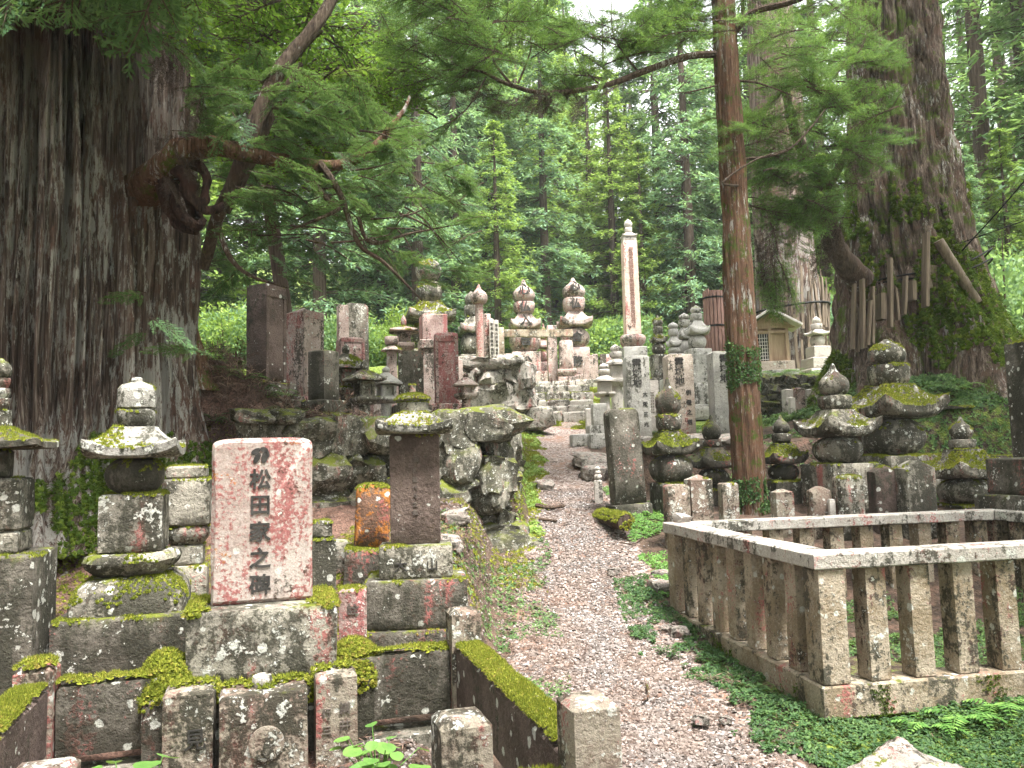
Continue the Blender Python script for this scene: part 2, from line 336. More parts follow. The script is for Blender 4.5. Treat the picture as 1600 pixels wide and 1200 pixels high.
def axis(a, b, d, far, g=1.22):
    c = list(np.arange(a, b+1e-6, d)); s = d; L = []; q = a
    while q > -far: s *= g; q -= s; L.append(q)
    s = d; q = b; U = []
    while q < far: s *= g; q += s; U.append(q)
    return np.array(L[::-1]+c+U)
def Hn(x, y):
    z = H(x, y); P = np.stack([x, y, 0*x], 1); near = np.exp(-np.maximum(np.abs(x)-9, 0)/10)
    d = np.abs(x-pathx(y))/pathhw(y); z = z+(.035*fbm(P*1.7, 3, 4)+.012*vnoise(P*9, 9))*near*(.45+.55*ss(.7, 1.3, d))-.03*ss(1.1, .4, d)*ss(18, 14, y)
    return z+.5*fbm(P*.12, 5, 3)*ss(28, 45, y)
def ground():
    gx = axis(-6, 9, .08, 100); gy = axis(1.2, 24, .08, 90); gy = gy[gy > -60]
    X, Y = np.meshgrid(gx, gy); x, y = X.ravel(), Y.ravel(); z = Hn(x, y); d = np.abs(x-pathx(y))/pathhw(y)
    nx, ny = len(gx), len(gy); i = np.arange(nx*ny).reshape(ny, nx)
    F = np.stack([i[:-1, :-1], i[:-1, 1:], i[1:, 1:], i[1:, :-1]], -1).reshape(-1, 4)
    m, t, b, o = newmat('ground_soil'); N = NT(t); Pn = N.n('ShaderNodeTexCoord').outputs['Object']
    at = N.n('ShaderNodeAttribute'); at.attribute_name = 'zone'; sep = N.n('ShaderNodeSeparateColor'); t.links.new(at.outputs['Color'], sep.inputs[0])
    pa, gr, li = sep.outputs
    big = N.noise(Pn, 1.7, 5, .65); mid = N.noise(Pn, 9, 5, .7); fine = N.noise(Pn, 60, 4, .7)
    vc = N.n('ShaderNodeSeparateColor'); t.links.new(N.vor(Pn, 42, 'Color'), vc.inputs[0])
    grav = N.ramp(vc.outputs[0], [(.05, (.06, .042, .034)), (.35, (.15, .11, .09)), (.65, (.25, .195, .17)), (.95, (.38, .33, .305))])
    grav = N.mix(N.rng(N.math('ADD', big, N.math('MULTIPLY', N.math('SUBTRACT', mid, .5), .6)), .5, .68), grav, N.mix(fine, (.10, .05, .035), (.30, .18, .13)))
    soil = N.mix(N.rng(mid, .35, .65), (.035, .024, .017), (.10, .065, .045))
    green = N.mix(N.rng(fine, .3, .7), (.045, .075, .012), (.19, .25, .04))
    litter = N.mix(N.rng(fine, .3, .7), (.055, .028, .02), (.2, .115, .085))
    col = N.mix(N.rng(N.math('ADD', li, N.math('MULTIPLY', N.math('SUBTRACT', mid, .5), .9)), .4, .6), soil, litter)
    col = N.mix(N.rng(N.math('ADD', gr, N.math('MULTIPLY', N.math('SUBTRACT', mid, .5), 1.)), .42, .62), col, green)
    col = N.mix(N.rng(N.math('ADD', pa, N.math('MULTIPLY', N.math('SUBTRACT', mid, .5), .7)), .4, .6), col, grav)
    t.links.new(col, b.inputs['Base Color'])
    t.links.new(N.bump(N.math('ADD', mid, N.math('ADD', N.math('MULTIPLY', fine, .5), N.math('MULTIPLY', N.vor(Pn, 42), -.7))), .8, .02), b.inputs['Normal'])
    me = mesh('ground', np.stack([x, y, z], 1), [F], m, sharp=0)
    ca = me.color_attributes.new('zone', 'FLOAT_COLOR', 'POINT')
    pa = ss(1.25, .75, d)*ss(27, 22, y)
    dl = (x-pathx(y))
    gr = .75*ss(.55, .8, -dl)*ss(8, 9, y)*ss(1.6, .8, -dl)+.55*ss(13, 16, y)+.8*ss(14, 17, y)*ss(.55, .8, np.abs(dl)/pathhw(y))+.6*ss(1.2, 1.7, x)*ss(9, 4, y)+.5*ss(4.5, 5.5, x)*ss(9, 11, y)
    pa = pa*(1-.45*ss(14.5, 16, y))
    li = .6*ss(-.2, -.8, x)+.4*ss(1.4, 2, x)
    c = np.stack([pa, np.clip(gr, 0, 1), np.clip(li, 0, 1), 1+0*x], 1).astype(np.float32); ca.data.foreach_set('color', c.ravel())
    return tag(obj('ground', me), kind='structure'), (x, y, z)
GROUND, _g = ground()
# ------------------------------------------------------------------ stone pieces
def prof_of(kind, a, h, o):
    if kind == 'box':
        b = min(o.get('b', .014), h*.3, a*.3); tp = o.get('tp', 1.0); q = lambda f: a*(1+(tp-1)*f)
        return [(a-b, 0), (a, b)]+[(q(f), h*f) for f in (.25, .5, .75)]+[(q(1), h-b), (q(1)-b, h), (q(1)*.5, h+o.get('dome', 0)*.8)]
    if kind == 'pyr':
        b = min(.014, h*.2); k = o.get('k', .86); return [(a-b, 0), (a, b), (a, h*k*.33), (a, h*k*.66), (a, h*k), (a*.5, h*(.5+.5*k)), (a*.06, h)]
    if kind == 'ball':
        T = np.linspace(.14, .86, 15)*math.pi; return [(a*min(1, math.sin(t)**.72*1.0), h*.5*(1-math.cos(t)/math.cos(.14*math.pi))) for t in T]
    if kind == 'wind': return [(.70*a, 0), (.88*a, .12*h), (.97*a, .32*h), (a, .6*h), (a, .86*h), (.94*a, .97*h), (.8*a, h)]
    if kind == 'jewel':
        return [(.62*a, 0), (.88*a, .10*h), (a, .26*h), (.96*a, .42*h), (.78*a, .55*h), (.5*a, .66*h), (.3*a, .76*h), (.2*a, .86*h), (.14*a, .95*h), (.05*a, h)]
    if kind == 'dome': return [(.88*a, 0), (a, .06*h), (a, .25*h), (a*.97, .5*h), (.95*a, .62*h), (.75*a, .76*h), (.42*a, .82*h), (.3*a, .86*h), (.27*a, .97*h), (.18*a, h)]
    if kind == 'orb': return [(.6*a, 0), (.9*a, .15*h), (a, .35*h), (.95*a, .55*h), (.7*a, .74*h), (.35*a, .86*h), (.1*a, h)]
    if kind == 'roof':
        L = o.get('lift', .25)*h; t = o.get('t', .32); s = o.get('neck', .44)
        return [(.5*a, 0, 0), (.8*a, 0, .35*L), (.95*a, .02*h, .8*L), (a, .08*h, L), (a, .5*t*h, L), (a, t*h, L), (.97*a, (t+.03)*h, .95*L), (.86*a, (t+.08)*h, .62*L), (.74*a, (t+.19)*h, .32*L), (.62*a, (t+.35)*h, .13*L), (.53*a, (t+.5)*h, .04*L), (s*a+.02*a, .93*h, 0), (s*a, h, 0)]
    if kind == 'lroof':
        L = o.get('lift', .2)*h; t = o.get('t', .18); return [(.5*a, .05*h, 0), (.9*a, .0, .4*L), (a, .04*h, L), (a, t*h, L), (.95*a, (t+.05)*h, .9*L), (.78*a, .42*h, .4*L), (.55*a, .66*h, .1*L), (.32*a, .86*h, 0), (.2*a, h, 0)]
    if kind == 'lotus': return [(.66*a, 0), (.78*a, .12*h, 0, .4), (.93*a, .4*h, 0, 1), (a, .68*h, 0, 1), (.96*a, .9*h, 0, .8), (.84*a, h, 0, .2)]
    if kind == 'ilotus': return [(a, 0), (a, .28*h), (.98*a, .4*h, 0, .3), (.93*a, .6*h, 0, 1), (.84*a, .8*h, 0, 1), (.74*a, .94*h, 0, .5), (.68*a, h)]
    if kind == 'shaft': tp = o.get('tp', .9); return [(a, 0), (a, .04*h)]+[(a*(1+(tp-1)*f), h*f) for f in (.25, .5, .75, 1)]
    if kind == 'plate': return [(.72*a, 0), (.95*a, .45*h), (a, .55*h), (a, .92*h), (.97*a, h)]
    raise KeyError(kind)
DEFP = dict(box=40, pyr=40, roof=24, ball=2.2, wind=2.8, jewel=2, dome=2.6, orb=2, lroof=2, lotus=2.4, ilotus=9, shaft=2, plate=2)
def piece_np(kind, w, d, h, o, seed, near):
    a = w/2
    if kind in ('round', 'peak', 'flat'): return slab_np(kind, w, d, h, o, seed, near)
    if kind == 'fire': return fire_np(w, h)
    p = o.get('p', DEFP[kind]); n = (40 if near else 16) if p > 7 else (40 if near else 20)
    if kind == 'lroof' and p > 5: n = 32
    pr = prof_of(kind, a, h, o)
    V, F = sweep(pr, n, p, d/w, o.get('petals', 0), o.get('pa', .12))
    amp = o.get('amp', .012 if p > 7 else .03)*w
    V = rough(V, amp*.8, 2.2/max(w, .05), seed); V = rough(V, amp*.35, 9/max(w, .05), seed+5)
    return V, F
def slab_np(kind, w, d, h, o, seed, near):
    a = w/2; e = o.get('arch', .3)*w; n = 18; zs = np.linspace(0, h-e, 7)
    if kind == 'round':
        T = np.linspace(0, math.pi, n); pw = o.get('pw', .55); top = [(a*np.sign(math.cos(t))*abs(math.cos(t))**pw, h-e+e*abs(math.sin(t))**pw) for t in T]
    elif kind == 'peak': top = [(a, h-e), (a*.5, h-e*.45), (0, h), (-a*.5, h-e*.45), (-a, h-e)]
    else: top = [(a, h-e)]+[(a*(1-2*f), h-e+e*.2) for f in (.25, .5, .75)]+[(-a, h-e)]
    out = [(a, z) for z in zs[:-1]]+top+[(-a, z) for z in zs[:-1][::-1]]
    O = np.array(out); b = min(.02, d*.2); c = np.array([0, h*.5]); k = len(O)
    inn = O-(O-c)/np.linalg.norm(O-c, axis=1)[:, None]*b*1.2
    L = [(inn, -d/2), (O, -d/2+b), (O, 0), (O, d/2-b), (inn, d/2)]
    V = np.vstack([np.stack([q[:, 0], np.full(k, y), q[:, 1]], 1) for q, y in L]+[np.array([[0, -d/2, h*.5], [0, d/2, h*.5]])])
    i = np.arange(k); j = (i+1) % k
    Q = np.vstack([np.stack([r*k+i, r*k+j, (r+1)*k+j, (r+1)*k+i], 1) for r in range(4)]); c0 = 5*k
    T3 = np.vstack([np.stack([j, i, np.full(k, c0)], 1), np.stack([4*k+i, 4*k+j, np.full(k, c0+1)], 1)])
    amp = o.get('amp', .01)*w
    if o.get('keepface'):                     # keep the inscribed face flat
        W = rough(V, amp, 3/w, seed); W[:, 1] = V[:, 1]; V = W
    else: V = rough(V, amp, 3/w, seed)
    return V, [Q[:, ::-1], T3[:, ::-1]]
def fire_np(w, h):
    mb = MB(); a = w/2; t = w*.2
    for sx in (-1, 1):
        for sy in (-1, 1):
            V, F = sweep([(t/2, 0), (t/2, h*.5), (t/2, h)], 8, 40); V[:, 0] += sx*(a-t/2); V[:, 1] += sy*(a-t/2); mb.add(V, F)
    V, F = sweep([(a*.62, 0), (a*.62, h)], 8, 40); mb.add(V, F)
    for z0 in (0, h*.86): V, F = sweep([(a*.97, z0), (a*.97, z0+h*.14)], 8, 40); mb.add(V, F)
    V = np.vstack(mb.V); return V, mb.F
def dome_t():
    a = np.arange(5)/5*2*math.pi; V = [(.95*math.cos(t), .95*math.sin(t), -.2) for t in a]+[(0, 0, .5)]; F3 = [(i, (i+1) % 5, 5) for i in range(5)]
    for q in range(8):
        t = q*2.4; r = .25+.65*((q*37 % 8)/8); c, s = math.cos(t), math.sin(t); b = len(V); w = .15
        V += [(r*c-w*s, r*s+w*c, .0), (r*c+w*s, r*s-w*c, .0), (1.5*r*c, 1.5*r*s, 1.35-.6*r)]; F3.append((b, b+1, b+2))
    return np.array(V), [np.array(F3)]
DOME = dome_t()
def moss_np(V, F, amount, size, seed, nz=.25, dens=None, thick=0.):
    dens = dens or .6/(size*size)
    P, N = sample(V, F, dens, nz)
    if not len(P): return None
    m = fbm(P*5.5+seed*3.1, seed, 3)*.55+.12*RNG.standard_normal(len(P))*.5; k = m+amount*1.6-.8 > 0; P, N, m = P[k], N[k], m[k]
    if not len(P): return None
    lift = thick*np.clip((m+amount*1.6-.8)*1.6, 0, 1); P = P+np.where(N[:, 2:3] > .45, np.array([[0, 0, 1.]]), N)*lift[:, None]+np.array([0, 0, -.002])
    Z = N+.25*RNG.standard_normal(N.shape)+np.array([0, 0, .35]); X, Y, Z = basis(Z, RNG.random(len(P))*6.28)
    return scatter(DOME, P, X, Y, Z, size*(.6+.8*RNG.random(len(P))))
def add_moss(parent, parts, amount, size, seed=1, mat='moss', nz=.25, thick=0.):
    mb = MB()
    for V, F in parts:
        r = moss_np(V, F, amount, size, seed, nz, None, thick)
        if r: mb.add(*r)
    if mb.n: return tag(obj('moss', mb.build('moss', ML[mat], False)), kind='stuff') if parent is None else setp(obj('moss', mb.build('moss', ML[mat], False)), parent)
def setp(o, p): o.parent = p; o['kind'] = 'stuff'; return o
_txt = {}
def glyph(ch, size, mat, ext):
    key = (ch, round(size, 3), mat.name)
    if key not in _txt:
        c = bpy.data.curves.new('t', 'FONT'); c.body = ch; c.extrude = ext; c.resolution_u = 2; c.size = size; c.offset = size*(.022 if size > .088 and ch not in '見' else .006)
        t = bpy.data.objects.new('t', c); COL.objects.link(t); dg = bpy.context.evaluated_depsgraph_get()
        me = bpy.data.meshes.new_from_object(t.evaluated_get(dg)); bpy.data.objects.remove(t)
        v = np.empty(len(me.vertices)*3, np.float32); me.vertices.foreach_get('co', v); v = v.reshape(-1, 3); v[:, :2] -= (v[:, :2].max(0)+v[:, :2].min(0))/2
        me.vertices.foreach_set('co', v.ravel()); me.materials.clear(); me.materials.append(mat); _txt[key] = me
    return _txt[key]
def text(parent, body, w, hgt, loc, mat=None, ext=.004, name='inscription'):
    """vertical inscription, one object per character, fitted into w x hgt; loc = centre on the face."""
    n = len(body); step = hgt/n; sz = min(w, step*.95)*1.08
    for i, ch in enumerate(body): obj(name, glyph(ch, sz, mat or MINK, ext), parent, (loc[0], loc[1], loc[2]+hgt/2-step*(i+.5)), (math.pi/2, 0, 0))
SEED = [0]
def S(name, label, cat, px, Y, pieces, mat='gray', rot=0, group=None, zb=None, ybase=None, moss=.0, msize=None, tilt=0, xy=None, mmat='moss'):
    """stack of carved stones seen at pixel column px (at its foot) and depth Y; each piece: (kind, part name, y of its front top edge, width px, opts)"""
    near = Y < 6.5
    if xy is None:
        yb = ybase or pieces[0][2]+20; c = pix(px, yb, Y); x, y = c.x, c.y
    else: x, y = xy
    g = Hs(x, y); z0 = g-.05 if zb is None else zb
    root = thing(name, label, cat, (x, y, z0), R_(rot), group)
    if tilt: root.rotation_euler = (0, R_(tilt), R_(rot))
    z = z0; mparts = []
    for kind, pn, yt, wpx, *o in pieces:
        o = o[0] if o else {}; SEED[0] += 1
        dr = o.get('d', 1.0); w = wpx*Y/F_PX; yf = Y-(w*dr/2 if abs(rot) < 30 and kind not in ('ball', 'jewel', 'orb', 'dome', 'wind') else 0)
        w = wpx*yf/F_PX; zt = pix(px, yt, yf).z
        h = max(zt-z, .01)
        V, F = piece_np(kind, w, w*dr, h, o, SEED[0], near)
        me = mesh(pn, V, F, MS[o.get('m', mat)], sharp=45 if kind != 'ball' else 80)
        ob = obj(pn, me, root, (0, 0, z-z0), (0, 0, R_(o.get('yaw', 0))))
        if kind == 'fire': me.materials[0] = MS[o.get('m', mat)]
        if 'dx' in o: ob.location.x += o['dx']*w
        if 'tilt' in o: ob.rotation_euler = (R_(o['tilt']*.6), R_(o['tilt']), R_(o.get('yaw', 0)))
        if 'txt' in o:
            s, tw, cx, cz, hh = o['txt']; text(ob, s, w*tw, h*hh, (cx*w, -w*dr/2-.003, h*cz), o.get('tm'))
        if 'txt2' in o:
            s, tw, cx, cz, hh = o['txt2']; text(ob, s, w*tw, h*hh, (cx*w, -w*dr/2-.003, h*cz), o.get('tm'))
        if 'frame' in o:
            fw_ = w*.13
            for sx in (-1, 1):
                q = sweep([(fw_/2, 0), (fw_/2, h*.93)], 8, 40, .35); obj('frame_bar', mesh('frame_bar', *q, MS[o.get('m', mat)]), ob, (sx*(w/2-fw_/2-.004), -w*dr/2, h*.02))
            q = sweep([(w/2-.004, 0), (w/2-.004, h*.08)], 8, 40, .06); obj('frame_bar', mesh('frame_bar', *q, MS[o.get('m', mat)]), ob, (0, -w*dr/2, h*.87))
        if moss and o.get('moss', 1): mparts.append((V+np.array([0, 0, z-z0]), F, o.get('moss', 1)))
        z = z0+(z-z0)+h*o.get('sink', 1.0)
    if mparts:
        sz = msize or max(.009, .0011*Y*1.6); mb = MB()
        for V, F, k in mparts:
            r = moss_np(V, F, moss*k, sz, SEED[0], .3, None, sz*.8)
            if r: mb.add(*r)
        if mb.n: setp(obj('moss', mb.build('moss', ML[mmat], False)), root)
    return root
def box_part(name, parent, cx, cy, z0, w, d, h, mat, near=True, o=None):
    SEED[0] += 1; V, F = piece_np('box', w, d, h, o or {}, SEED[0], near)
    ob = obj(name, mesh(name, V, F, MS[mat] if isinstance(mat, str) else mat), parent, (cx, cy, z0)); return ob, V+np.array([cx, cy, z0]), F
# rocks
def rock_np(seed, p=3.2, n=4, rg=.22):
    g = np.linspace(-1, 1, n); V = []; F = []
    for ax in range(3):
        for s in (-1, 1):
            A, B = np.meshgrid(g, g); q = np.zeros((n*n, 3)); q[:, ax] = s; q[:, (ax+1) % 3] = A.ravel()*s; q[:, (ax+2) % 3] = B.ravel()
            b = len(V)*n*n; i = np.arange(n*n).reshape(n, n)+b; V.append(q); F.append(np.stack([i[:-1, :-1], i[:-1, 1:], i[1:, 1:], i[1:, :-1]], -1).reshape(-1, 4))
    V = np.vstack(V); r = (np.abs(V)**p).sum(1)**(1/p); V = V/r[:, None]*.5
    W = rough(V, rg, 2.1, seed); W = rough(W, rg*.35, 5., seed+3); return W, [np.vstack(F)]
ROCKV = [rough(rock_np(100+i, random.choice((3.5, 5, 8)), 6, .26)[0], .05, 9, i) for i in range(12)]; ROCKV = [(v, rock_np(1, 4, 6)[1]) for v in ROCKV]
ROCKM = {}
def rock_mesh(i, mat):
    if (i, mat) not in ROCKM: ROCKM[(i, mat)] = mesh('stone', *ROCKV[i], MS[mat], sharp=28)
    return ROCKM[(i, mat)]
def rubble(root, A, B, z0f, z1f, mat='wall', rows=(.22, .4), wid=(.25, .62), thick=.35, seed=3, n_lim=200):
    """stones laid along the line A->B (xy), between heights z0f(s) and z1f(s)"""
    rg = random.Random(seed); A, B = Vector(A), Vector(B); L = (B-A).length; u = (B-A)/L; ang = math.atan2(u.y, u.x); k = 0; zz = 0; parts = []
    hmax = max(z1f(0)-z0f(0), z1f(L)-z0f(L))
    while zz < hmax-.03:
        h = rg.uniform(*rows); s = -rg.random()*.2
        while s < L:
            wd = rg.uniform(*wid)*(1.2 if zz < .3 else 1); sm = min(max(s+wd/2, 0), L); top = z1f(sm)-z0f(sm)
            if zz < top-.04 and k < n_lim:
                hh = min(h*rg.uniform(.9, 1.15), top-zz+.08); i = rg.randrange(12); p = A+u*(s+wd/2)
                o = obj('stone', rock_mesh(i, mat), root, (p.x-root.location.x, p.y-root.location.y, z0f(sm)+zz+hh/2-root.location.z),
                        (rg.uniform(-.08, .08), rg.uniform(-.1, .1), ang+rg.uniform(-.12, .12)+rg.choice((0, math.pi))), (wd*1.05, thick*rg.uniform(.85, 1.25), hh*1.12)); k += 1
            s += wd*.96
        zz += h*.93
    return root
def trunk_np(pts, n, m, furrow, K, seed, flare=0., fh=.8, lobes=6, ph=0., zf=.55, lump=.07):
    P = np.array(pts, float); t = np.linspace(0, 1, m); tz = (P[:, 2]-P[0, 2])/(P[-1, 2]-P[0, 2]); zz = t**1.25
    cx, cy, r = (np.interp(zz, tz, P[:, q]) for q in (0, 1, 3)); z = P[0, 2]+zz*(P[-1, 2]-P[0, 2])
    a = np.arange(n)/n*2*math.pi; A, Z = np.meshgrid(a, z); Rr = np.repeat(r[:, None], n, 1); hz = Z-P[0, 2]
    q = np.stack([np.cos(A).ravel()*K, np.sin(A).ravel()*K, Z.ravel()*zf], 1); q2 = q*np.array([2.7, 2.7, 1.6])
    tw = vnoise(q*np.array([.25, .25, .5]), seed+7)[:, None]*.8; q = q+tw; q2 = q2+tw
    f = np.abs(vnoise(q, seed))**.6-.45+.55*(np.abs(vnoise(q2, seed+1))**.7-.4)
    f = f.reshape(m, n); big = fbm(np.stack([np.cos(A).ravel()*1.3, np.sin(A).ravel()*1.3, Z.ravel()*.4], 1), seed+3, 2).reshape(m, n)
    fl = flare*np.exp(-hz/fh)*(.35+.65*(.5+.5*np.cos(lobes*A+ph+.5*big))**1.3)
    Rr = Rr*(1+lump*big)+furrow*f+fl
    V = np.stack([(np.repeat(cx[:, None], n, 1)+Rr*np.cos(A)).ravel(), (np.repeat(cy[:, None], n, 1)+Rr*np.sin(A)).ravel(), Z.ravel()], 1)
    i = np.arange(n); j = (i+1) % n
    F = np.vstack([np.stack([k*n+i, k*n+j, (k+1)*n+j, (k+1)*n+i], 1) for k in range(m-1)]); return V, [F]
# ------------------------------------------------------------------ left foreground grave plot (its own frame, turned 17 degrees)
TH = R_(17); UX, UY = math.cos(TH), math.sin(TH); B0 = (.21, 2.55)
def E2(u, v): return (B0[0]+u*UX-v*UY, B0[1]+u*UY+v*UX)
enc = thing('stone_enclosure', 'low lichened stone kerb with square posts and moss-topped rails around the pink gravestone', 'enclosure', (*E2(0, 0), 0), TH)
pst = {}
for nm, u, v, zt in (('B', 0, 0, .845), ('A', -.405, 0, .84), ('C', -1.51, 0, .835), ('B2', -1.93, 0, .83), ('D', 0, 1.68, .825), ('E', -1.93, 1.68, .73)):
    pst[nm] = box_part('post', enc, u, v, .1, .155, .155, zt-.1, 'post', True, {'b': .018, 'dome': .008, 'amp': .02})
rails = [(0, .84, .125, 1.52, .36, .655), (-.205, 0, .25, .12, .36, .60), (-.33, 1.69, .50, .10, .335, .635), (-1.60, 1.69, .50, .10, .335, .635), (-1.93, .84, .13, 1.52, .36, .65), (-1.72, 0, .26, .12, .36, .6)]
mp = []
for cu, cv, wu, wv, z0, z1 in rails:
    ob, V, F = box_part('rail', enc, cu, cv, z0, wu, wv, z1-z0, 'dark' if cv > 1 else 'brown', True, {'b': .012}); mp.append((V, F))
for cu, cv, wu, wv in ((-.33, 1.66, .5, .22), (-1.6, 1.66, .5, .22)): box_part('sill', enc, cu, cv, .1, wu, wv, .17, 'gray')
mb = MB()
for i, (V, F) in enumerate(mp):
    r = moss_np(V, F, (.92, .95, .8, .85, 1.0, .8)[i], .0105, 40+i, .6, 1.0/.0105**2, .034)
    if r: mb.add(*r)
ob, V, F = None, *pst['E'][1:]; r = moss_np(V, F, 1.0, .012, 50, .6, None, .03); mb.add(*r)
setp(obj('moss', mb.build('moss', ML['moss'], False)), enc)
# main gravestone
gs = thing('gravestone', 'large pink lichen-stained upright slab with a column of carved black characters', 'gravestone', (*E2(-.98, 1.93), .22), TH)
_, V1, F1 = box_part('platform', gs, 0, .03, 0, 1.05, .76, .335, 'dark')
_, V2, F2 = box_part('pedestal', gs, 0, 0, .335, .70, .50, .345, 'gray', True, {'b': .02})
V, F = slab_np('round', .487, .19, .825, {'arch': .13, 'pw': .42, 'amp': .006, 'keepface': 1}, 5, True)
sb = obj('slab', mesh('slab', V, F, MS['pink']), gs, (-.005, .02, .68))
V3 = V+np.array([-.005, .02, .68])
text(sb, '松田家之碑', .098, .655, (-.012, -.0965, .355)); 
V, F = sweep([(.034, 0), (.034, .004)], 16, 2)
# clan crest at the top of the slab
cr = MB()
for q, (x, z, sx, sz, an) in enumerate(((-.022, .012, .026, .014, .5), (-.016, -.022, .014, .03, -.5), (.02, -.02, .016, .03, -.25), (.018, .02, .02, .013, -.3), (.034, .0, .01, .02, .3))):
    V, F = sweep([(1, 0), (1, 1)], 10, 2); V = V*np.array([sx, sz, .004]); c, s = math.cos(an), math.sin(an); V = np.stack([V[:, 0]*c-V[:, 1]*s+x, V[:, 0]*s+V[:, 1]*c+z, V[:, 2]], 1); cr.add(V, F)
obj('crest', cr.build('crest', MINK), sb, (-.012, -.0955, .745), (math.pi/2, 0, 0))
mb = MB()
def patch(V, F, am, sz, sd, cond, nz=.6, th=.02, dens=.75):
    P, N = sample(V, F, dens/sz**2, nz); k = cond(P)+.25*fbm(P*7, sd, 3) > 0; P, N = P[k], N[k]
    P = P+N*(th*RNG.random(len(P)))[:, None]; X, Y, Z = basis(N+.35*RNG.standard_normal(N.shape)+np.array([0, 0, .4]), RNG.random(len(P))*6.28)
    if len(P): mb.add(*scatter(DOME, P, X, Y, Z, sz*(.6+.8*RNG.random(len(P)))))
patch(V1, F1, 1, .011, 3, lambda P: .6+0*P[:, 0], .6, .03)
patch(V1, F1, 1, .011, 9, lambda P: (P[:, 2]-.28)*6, -.3, .01)
patch(V2, F2, 1, .011, 4, lambda P: np.maximum((np.abs(P[:, 0]+.0)-.24)*4, (P[:, 0]-.23)*5), .6, .02)
patch(V3, F, 1, .007, 5, lambda P: .12+0*P[:, 0], .75, .004)
# mossy humps at both sides of the pedestal
for cx, hw, hh in ((-.43, .13, .17), (.44, .12, .15)):
    V, F = sweep([(hw, 0), (hw*.9, hh*.4), (hw*.65, hh*.8), (hw*.3, hh)], 20, 2.3, 1.1); V = rough(V, .02, 9, 4)+np.array([cx, -.17, .33]); patch(V, F, 1, .011, 8, lambda P: .5+0*P[:, 0], -.2,   .012, 1.1)
    mb.add(V, F)
setp(obj('moss', mb.build('moss', ML['moss'], False)), gs)
for nm, lb, u, v, w, d, zt, tx in (('flower_stand', 'narrow stone flower stand carved with the character 見 before the pink gravestone', -1.283, 1.47, .205, .19, .625, '見'),
                                ('flower_stand', 'narrow stone flower stand with two columns of worn characters before the pink gravestone', -.66, 1.47, .185, .19, .635, '時井上')):
    t = thing(nm, lb, 'flower stand', (*E2(u, v), .16), TH, 'stands before the pink gravestone')
    o, V, F = box_part('body', t, 0, 0, 0, w, d, zt-.16, 'post', True, {'b': .012}); mb = MB(); patch(V, F, 1, .010, 6, lambda P: (P[:, 1])*4+.05, .6, .025); setp(obj('moss', mb.build('moss', ML['moss'], False)), t)
    if len(tx) == 1: text(o, tx, .085, .09, (.03, -d/2-.003, .27), MINK)
    else: text(o, '講井二上', .05, .3, (.035, -d/2-.003, .22), MCARV); text(o, '行三', .04, .15, (-.045, -d/2-.003, .28), MCARV)
t = thing('incense_stand', 'wide stone incense stand with a round raised crest before the pink gravestone', 'incense stand', (*E2(-.972, 1.44), .16), TH, 'stands before the pink gravestone')
o, V, F = box_part('body', t, 0, 0, 0, .372, .24, .44, 'post', True, {'b': .012})
Vd, Fd = sweep([(.074, -.01), (.074, .009), (.064, .013), (.05, .010), (.03, .012)], 28, 2); obj('crest_disc', mesh('crest_disc', Vd, Fd, MS['post']), o, (.01, -.12, .235), (math.pi/2, 0, 0))
Vd, Fd = sweep([(.012, 0), (.018, .012), (.012, .016)], 16, 2, 2.0); obj('crest_leaf', mesh('crest_leaf', Vd, Fd, MS['gray']), o, (.012, -.131, .215), (math.pi/2, 0, 0))
Vd, Fd = sweep([(.035, 0), (.045, .03), (.04, .05), (.02, .058)], 20, 2); obj('incense_cup', mesh('incense_cup', Vd, Fd, MS['pale']), t, (-.01, .03, .435))
mb = MB(); patch(V, F, 1, .010, 7, lambda P: P[:, 1]*5-.02, .6, .025); setp(obj('moss', mb.build('moss', ML['moss'], False)), t)
# ------------------------------------------------------------------ behind it
S('five_ring_stupa', 'grey five-tier stone stupa with mossy roof stone on a lotus pedestal before the giant trunk', 'stupa', 208, 4.8,
  [('box', 'step', 968, 205, {'m': 'dark'}), ('ilotus', 'pedestal', 908, 168, {'petals': 12, 'pa': .07, 'm': 'gray'}), ('lotus', 'lotus_stone', 868, 132, {'p': 7, 'petals': 12, 'pa': .1}),
   ('box', 'base_block', 772, 92, {'m': 'gray'}), ('ball', 'round_body', 716, 84, {'m': 'dark'}), ('roof', 'roof_stone', 664, 142, {'lift': .3, 'm': 'cap'}), ('wind', 'wind_stone', 640, 55, {'m': 'cap'}), ('dome', 'jewel', 590, 56, {'m': 'cap'})],
  'gray', 17, moss=.50, msize=.011, ybase=980)
S('stone_pedestal', 'mossy stepped stone pedestal without a top standing behind the five-tier stupa', 'pedestal', 292, 5.6,
  [('box', 'step', 885, 62), ('box', 'block', 852, 50), ('lotus', 'lotus_stone', 822, 66, {'p': 7, 'petals': 8}), ('box', 'block', 748, 70), ('box', 'cap_stone', 728, 58)], 'gray', 17, moss=.55, msize=.012)
S('stone_lantern', 'dark roofed stone lantern with a ringed spire beside the furrowed giant trunk', 'lantern', -8, 4.3,
  [('box', 'plinth', 872, 150, {'m': 'dark'}), ('box', 'block', 832, 84), ('box', 'shaft', 748, 86, {'m': 'gray'}), ('box', 'neck', 702, 34, {'m': 'dark'}), ('lroof', 'roof_stone', 664, 150, {'p': 24, 'lift': .15, 't': .3, 'm': 'dark'}),
   ('shaft', 'spire', 640, 34), ('plate', 'ring', 622, 26), ('plate', 'ring', 606, 26), ('plate', 'ring', 590, 26), ('orb', 'finial', 560, 30)], 'gray', 17, moss=.42, msize=.011)
